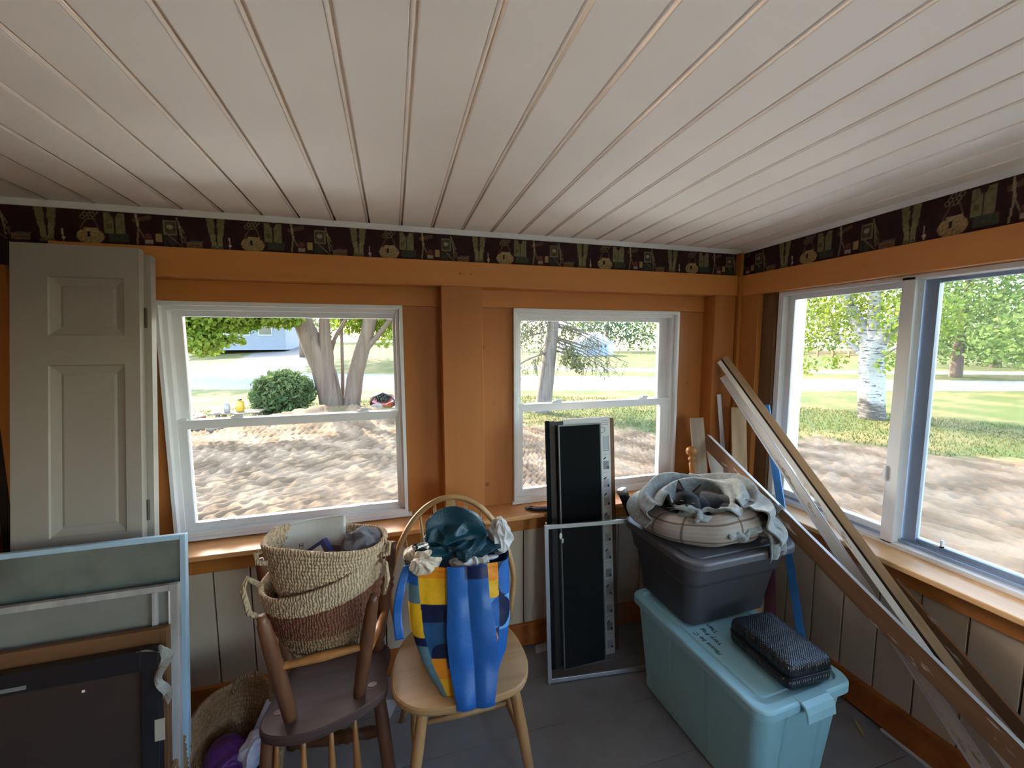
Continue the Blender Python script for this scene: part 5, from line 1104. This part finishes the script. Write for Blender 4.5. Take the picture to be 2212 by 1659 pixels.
def flap(path, w0, w1, amp, seed, name='fold', thick=.006, curl=1.0, sag=0):
    P_ = [Vector(p) for p in path]
    def pt(t):
        t = min(max(t, 0), 1) * (len(P_) - 1); i = min(int(t), len(P_) - 2); f = t - i
        a, b, c_, d = P_[max(i - 1, 0)], P_[i], P_[i + 1], P_[min(i + 2, len(P_) - 1)]
        return .5 * ((2 * b) + (c_ - a) * f + (2 * a - 5 * b + 4 * c_ - d) * f * f + (3 * b - a - 3 * c_ + d) * f ** 3)
    mb = MB(); nu, nv = 90, 26; rs = []
    for i in range(nu):
        t = i / (nu - 1); p = pt(t); tg = (pt(t + .01) - pt(t - .01)).normalized(); side = tg.cross(Vector((0, 0, 1))).normalized(); upv = side.cross(tg); w = w0 + (w1 - w0) * t
        row = []
        for j in range(nv):
            s_ = j / (nv - 1); a = (s_ - .5) * PI * 1.25 * curl + .5 * math.sin(t * 9 + seed); r = w * (1 + amp * math.sin(t * 21 + s_ * 7 + seed) * .5 + amp * noise.noise(Vector((t * 7, s_ * 3, seed))))
            row.append(tuple(p + side * (math.sin(a) * r) + upv * (math.cos(a) * r * .8)))
        rs.append(row)
    mb.rings(rs, False, False); o = mb.build(name, M_flc, bl_, smooth=True); md = o.modifiers.new('s', 'SOLIDIFY'); md.thickness = thick; return o
flap([(1.185, 1.465, .900), (1.215, 1.415, .912), (1.265, 1.385, .885), (1.32, 1.36, .868), (1.40, 1.345, .872), (1.47, 1.36, .875)], .022, .030, .5, 1)
flap([(1.19, 1.40, .880), (1.215, 1.385, .905), (1.222, 1.40, .925), (1.215, 1.43, .925)], .018, .012, .4, 3)
flap([(1.30, 1.335, .850), (1.36, 1.318, .842), (1.43, 1.322, .850), (1.50, 1.345, .862)], .024, .022, .6, 5)
flap([(1.56, 1.72, .915), (1.585, 1.62, .905), (1.60, 1.50, .895), (1.56, 1.42, .885), (1.52, 1.37, .870)], .022, .026, .3, 7)
flap([(1.50, 1.80, .930), (1.60, 1.70, .915), (1.65, 1.57, .895), (1.61, 1.46, .880), (1.56, 1.36, .850), (1.54, 1.31, .815)], .022, .030, .3, 9)
flap([(1.64, 1.66, .90), (1.70, 1.56, .878), (1.735, 1.48, .865), (1.728, 1.44, .852)], .028, .020, .3, 11)
flap([(1.52, 1.42, .87), (1.505, 1.345, .850), (1.50, 1.292, .81)], .030, .034, .4, 13)
def corner_(u, v): 
    return 1.468 + .095 * u + .004 * np.sin(v * 9) + .006 * np.sin(u * 14), 1.330 - .062 * smooth(0, .55, v) - .006 * np.sin(u * 12 + v * 3) + .02 * u, .858 - .022 * v - .085 * smooth(.35, 1, v) - .015 * (1 - u) * v
m, u, v = gridmesh(corner_, 24, 30); o = m.build('hanging_corner', M_flc, bl_, smooth=True); md = o.modifiers.new('s', 'SOLIDIFY'); md.thickness = .006
# cat: one continuous body
import bmesh
ct = thing('cat', 'dark grey short-haired cat curled up in the pet bed, eyes nearly closed', 'cat', (1.37, 1.55, .83))
def furmat():
    m, nt, p = newmat('charcoal_fur'); v = coord(nt, (1, 1, .35)); n = tnoise(nt, v, 240, 4, .7); n1 = tnoise(nt, coord(nt), 18, 3)
    nt.links.new(mixc(nt, ramp(nt, n1, .3, .7), C(36, 36, 40), C(20, 20, 23)), p.inputs['Base Color']); p.inputs['Roughness'].default_value = .8; p.inputs['Specular IOR Level'].default_value = .25
    p.inputs['Sheen Weight'].default_value = .14; p.inputs['Sheen Roughness'].default_value = .4; bump(nt, p, n, .7, .004); return m
M_fur = furmat()
HC = Vector((1.228, 1.478, .948)); HF = Vector((-.60, -.76, .16)).normalized(); HR = HF.cross(Vector((0, 0, 1))).normalized() * 1; HU = HR.cross(HF).normalized()
HR = (HR + HU * .10).normalized(); HU = HR.cross(HF).normalized()
HM = Matrix((HR, -HF, HU)).transposed().to_4x4(); HM.translation = HC        # local x cat-picture right, y back, z up
bmc = bmesh.new()
def blob(c, r, M=None, rot=None):
    T = (M or Matrix.Identity(4)) @ Matrix.Translation(c) @ (rot or Matrix.Identity(4)) @ Matrix.Diagonal((r[0], r[1], r[2], 1))
    bmesh.ops.create_icosphere(bmc, subdivisions=3, radius=1, matrix=T)
blob((0, 0, 0), (.052, .048, .045), HM); blob((0, -.006, -.012), (.056, .040, .030), HM); blob((0, -.040, -.020), (.021, .020, .016), HM); blob((-.012, -.042, -.022), (.013, .012, .010), HM); blob((.012, -.042, -.022), (.013, .012, .010), HM)
blob((0, -.036, -.002), (.010, .016, .016), HM); blob((0, -.018, .020), (.036, .026, .020), HM); blob((0, -.030, -.036), (.015, .014, .010), HM)
for s in (-1, 1):
    E_ = Matrix.Rotation(s * .30, 4, 'Y')
    bmesh.ops.create_cone(bmc, cap_ends=True, segments=16, radius1=.024, radius2=.0025, depth=.062, matrix=HM @ Matrix.Translation((s * .037, .004, .056)) @ E_ @ Matrix.Diagonal((1, .42, 1, 1)))
blob((1.275, 1.525, .895), (.055, .055, .05)); blob((1.33, 1.56, .875), (.085, .075, .058)); blob((1.42, 1.575, .868), (.10, .085, .058)); blob((1.50, 1.545, .862), (.072, .085, .052)); blob((1.46, 1.49, .855), (.070, .050, .045)); blob((1.36, 1.49, .850), (.075, .04, .036)); blob((1.29, 1.46, .848), (.05, .035, .030))
for k in range(9):
    a = -1.2 + k * .14; blob((1.43 + .12 * math.cos(a), 1.54 + .13 * math.sin(a) * .9, .848), (.018, .018, .016))
me = bpy.data.meshes.new('fur_body'); bmc.to_mesh(me); bmc.free(); o = bpy.data.objects.new('fur_body', me); COL.objects.link(o); me.materials.append(M_fur); o.parent = ct; o.matrix_parent_inverse = ct.matrix_basis.inverted()
md = o.modifiers.new('r', 'REMESH'); md.mode = 'VOXEL'; md.voxel_size = .0028; md.use_smooth_shade = True; md = o.modifiers.new('s', 'SMOOTH'); md.factor = .5; md.iterations = 5
M_eye = plain('dim_amber_eye', C(96, 98, 60), .15, .1, 9, 0); M_nose = plain('black_nose', C(24, 22, 26), .35, .1, 9, .1); M_wh = plain('pale_whisker', C(190, 190, 190), .5, .02, 9, 0); M_earin = plain('inner_ear_skin', C(92, 74, 76), .8, .1, 30, .2)
for s in (-1, 1):
    m = MB().lathe([(.0085 * math.sin(PI * q / 8) + .0001, -.0085 * math.cos(PI * q / 8)) for q in range(9)], 14, HM @ Matrix.Translation((s * .021, -.0425, .002)) @ Matrix.Diagonal((1.1, .6, .34, 1))); m.build('eye', M_eye, ct, smooth=True)
    m = MB().add([tuple(HM @ Vector(p)) for p in ((s * .020, -.0085, .040), (s * .050, -.006, .045), (s * .048, -.003, .080))], [(0, 1, 2)]); m.build('inner_ear', M_earin, ct)
    for q in range(3): MB().tube([tuple(HM @ Vector(p)) for p in ((s * .014, -.055, -.022 - .004 * q), (s * .045, -.060, -.020 - .009 * q), (s * .078, -.048, -.028 - .014 * q))], [.0006, .0005, .0002], 4).build('whisker', M_wh, ct)
MB().lathe([(.0062 * math.sin(PI * q / 6) + .0001, -.0062 * math.cos(PI * q / 6)) for q in range(7)], 12, HM @ Matrix.Translation((0, -.0595, -.010)) @ Matrix.Diagonal((1, .6, .7, 1))).build('nose', M_nose, ct, smooth=True)

# ------------------------------------------------------------------ timber in the corner
def plank(name, label, cat, p0, p1, w, t, mat, up, bev=.002): o = beam(name, p0, p1, w, t, mat, up, None, bev); return tag(o, label, cat)
def ext(a, b, z): a = Vector(a); b = Vector(b); k = (z - a.z) / (b.z - a.z); return a + (b - a) * k
M_pale = wood('pale_bare_wood', C(212, 184, 146), C(176, 146, 108), 1, .55, 14); M_wp = wood('peeling_white_brown_timber', C(124, 82, 52), C(84, 54, 34), 1, .6, 14)
def peel(name, base, dark, white, cover=.56):
    m, nt, p = newmat(name); v = coord(nt, (3, .5, 3)); n = tnoise(nt, v, 12, 6, .65); g = tnoise(nt, coord(nt, (1, .07, 1)), 30, 5)
    c = mixc(nt, ramp(nt, n, cover, cover + .05), mixc(nt, g, base, dark), white); nt.links.new(c, p.inputs['Base Color']); p.inputs['Roughness'].default_value = .6; bump(nt, p, n, .25, .003); return m
M_peel = peel('weathered_brown_timber', C(150, 104, 68), C(92, 60, 38), C(196, 184, 172), .62)
M_molw = peel('chipped_white_moulding', C(176, 160, 140), C(140, 120, 98), C(226, 220, 212), .38)
M_molt = wood('tan_moulding', C(178, 150, 116), C(132, 104, 74), 1, .5, 18); M_edgew = plain('white_painted_edge', C(222, 224, 230), .5, .05, 9, .1)
# L1: wide timber with a white painted upper edge
a = Vector((1.718, 1.935, 1.083)); b = Vector((1.750, .700, .438)); b1 = ext(a, b, .045)
lt = thing('long_timber', 'long brown timber with a white painted edge slanting across in front of the others', 'timber', tuple(b1))
dv = (a - b1).normalized(); nf = Vector((-.85, -.5, .12)); nf = (nf - dv * nf.dot(dv)).normalized(); upd = dv.cross(nf)
if upd.z < 0: upd = -upd
def lbeam(name, a, b, off_u, off_n, w, t, mat, parent):
    """w across the broad face, t through it, offsets along the face (up) and out of it"""
    o = beam(name, a + upd * off_u + nf * off_n, b + upd * off_u + nf * off_n, w, t, mat, nf, parent); return o
lbeam('board', b1, a, 0, 0, .066, .030, M_peel, lt); lbeam('painted_edge', b1, a, .0345, .001, .004, .032, M_edgew, lt)
# L2 tan moulding with groove, L3 chipped white moulding behind L1
a2 = Vector((1.832, 1.938, 1.555)); b2 = ext(a2, (1.815, .735, .425), .02)
t2 = thing('door_moulding', 'tan moulding strip with a dark groove, topmost of the leaning strips', 'moulding', tuple(b2))
beam('strip', b2, a2, .032, .016, M_molt, (-.7, -.6, .3), t2); sdv = (a2 - b2).normalized(); n2 = Vector((-.8, -.5, .3)); n2 = (n2 - sdv * n2.dot(sdv)).normalized(); u2 = sdv.cross(n2); u2 = u2 if u2.z > 0 else -u2
beam('groove', b2 - u2 * .020, a2 - u2 * .020, .010, .010, M_dark, n2, t2, 0); beam('strip', b2 - u2 * .036, a2 - u2 * .036 - sdv * .004, .024, .015, M_molw, n2, t2)
a3 = Vector((1.832, 1.935, 1.449)); b3 = ext(a3, (1.825, .752, .243), .02)
t3 = thing('door_moulding', 'chipped white moulding strip crossing behind the long brown timber to the floor', 'moulding', tuple(b3))
beam('strip', b3, a3, .034, .014, M_molw, n2, t3); beam('white_edge', b3 - u2 * .021 + n2 * .0, a3 - u2 * .021, .010, .018, M_edgew, n2, t3)
a4 = Vector((1.842, 1.87, 1.40)); b4 = ext(a4, (1.835, .725, .235), .02)
plank('narrow_strip', 'thin bright white strip just right of the chipped moulding near the floor', 'strip', b4, a4, .014, .010, M_edgew, n2)
a5 = Vector((1.845, 1.40, .97)); b5 = ext(a5, (1.90, .70, .40), .02)
plank('brown_batten', 'rough brown batten against the cream side wall behind the mouldings', 'batten', b5, ext(a5, b5, .70), .05, .016, M_peel, (-1, 0, 0))
M_bluew = plain('bright_blue_paint', C(58, 128, 196), .45, .06, 12, .1); M_mar = plain('maroon_paint', C(120, 62, 76), .5, .08, 12, .1)
a6 = Vector((1.922, 1.732, 1.305)); b6 = ext(a6, (1.770, 1.350, .34), .0)
plank('blue_board', 'bright blue painted board standing against the side window frame', 'board', b6 + Vector((0, 0, .003)), a6, .034, .018, M_bluew, (-1, -.6, .1))
plank('pale_board', 'pale yellow pine board in the corner behind the mouldings', 'board', (1.735, 1.62, .005), (1.870, 1.862, 1.275), .075, .018, M_pale, (-.55, -1, .0))
plank('grey_board', 'weathered grey board upright in the corner beside the second window', 'board', (1.645, 1.86, .795), (1.652, 1.935, 1.215), .085, .014, wood('weathered_grey_board', C(150, 128, 108), C(112, 94, 78), 1, .7, 14), (0, -1, 0))
plank('maroon_board', 'short maroon painted board in front of the pale pine board', 'board', (1.862, 1.66, .30), (1.862, 1.86, 1.05), .042, .02, M_mar, (-.6, -1, .1))
plank('knotty_board', 'short pale board with a large dark knot beside the maroon board', 'board', (1.855, 1.78, .782), (1.925, 1.905, 1.010), .06, .016, wood('knotty_pine', C(206, 176, 134), C(172, 140, 100), 1, .55, 12, knots=((0.0, .17, -.008, .022),)), (-.55, -1, .0))
plank('white_lath', 'thin white lath standing behind the pale yellow board', 'lath', (1.85, 1.90, .783), (1.822, 1.96, 1.34), .022, .008, M_edgew, (-.3, -1, 0))
plank('brown_offcut', 'reddish brown offcut board between the totes and the side wall', 'board', (1.80, 1.50, .003), (1.845, 1.60, .62), .05, .018, M_mar, (-.9, -1, 0))
plank('pale_offcut', 'pale offcut board low behind the grey tote by the blue board', 'board', (1.74, 1.52, .003), (1.80, 1.64, .55), .06, .018, M_pale, (-.9, -1, 0))
plank('white_offcut', 'white painted offcut partly hidden behind the long timber tip', 'board', (1.76, 1.83, .783), (1.775, 1.945, 1.03), .07, .016, M_molw, (-.2, -1, .0))
fn = thing('turned_bedpost', 'amber turned wooden post with a ball finial in the corner', 'post', (1.60, 1.88, .78))
MB().spindle((1.602, 1.865, .782), (1.592, 1.90, 1.063), [(0, .017), (.30, .015), (.55, .018), (.66, .019), (.70, .012), (.735, .020), (.77, .020), (.795, .011), (.815, .013), (.85, .026), (.91, .030), (.96, .025), (.99, .012), (1, .004)], 20).build('post', M_sp, fn, smooth=True)
# scraps on the floor
def scrap(x, y, s, label, rot=0, mat=M_scrap):
    m = MB(); m.add([tuple(Matrix.Translation((x, y, 0)) @ Matrix.Rotation(rot, 4, 'Z') @ Vector(p)) for p in ((-s, -s * .5, .001), (s, -s * .6, .002), (s * .7, s * .6, .006), (-s * .6, s * .5, .003))], [(0, 1, 2, 3)]); o = m.build('paper_scrap', mat); md = o.modifiers.new('s', 'SOLIDIFY'); md.thickness = .001; return tag(o, label, 'paper scrap')
scrap(1.105, 1.90, .03, 'small white paper scrap on the floor beside the brown board', .4); scrap(.73, 1.955, .05, 'thin white strip of paper at the back baseboard', .1); scrap(-.066, 1.80, .05, 'torn white paper on the floor between the two chairs', 1.2)
m = MB().tube([(1.885, 1.165, .005), (1.86, 1.13, .006), (1.835, 1.09, .004)], [.003, .007, .002], 6, flat=.4); tag(m.build('wood_sliver', M_pale), 'pale splinter of wood on the grey floor beside the sea green tote', 'wood chip')
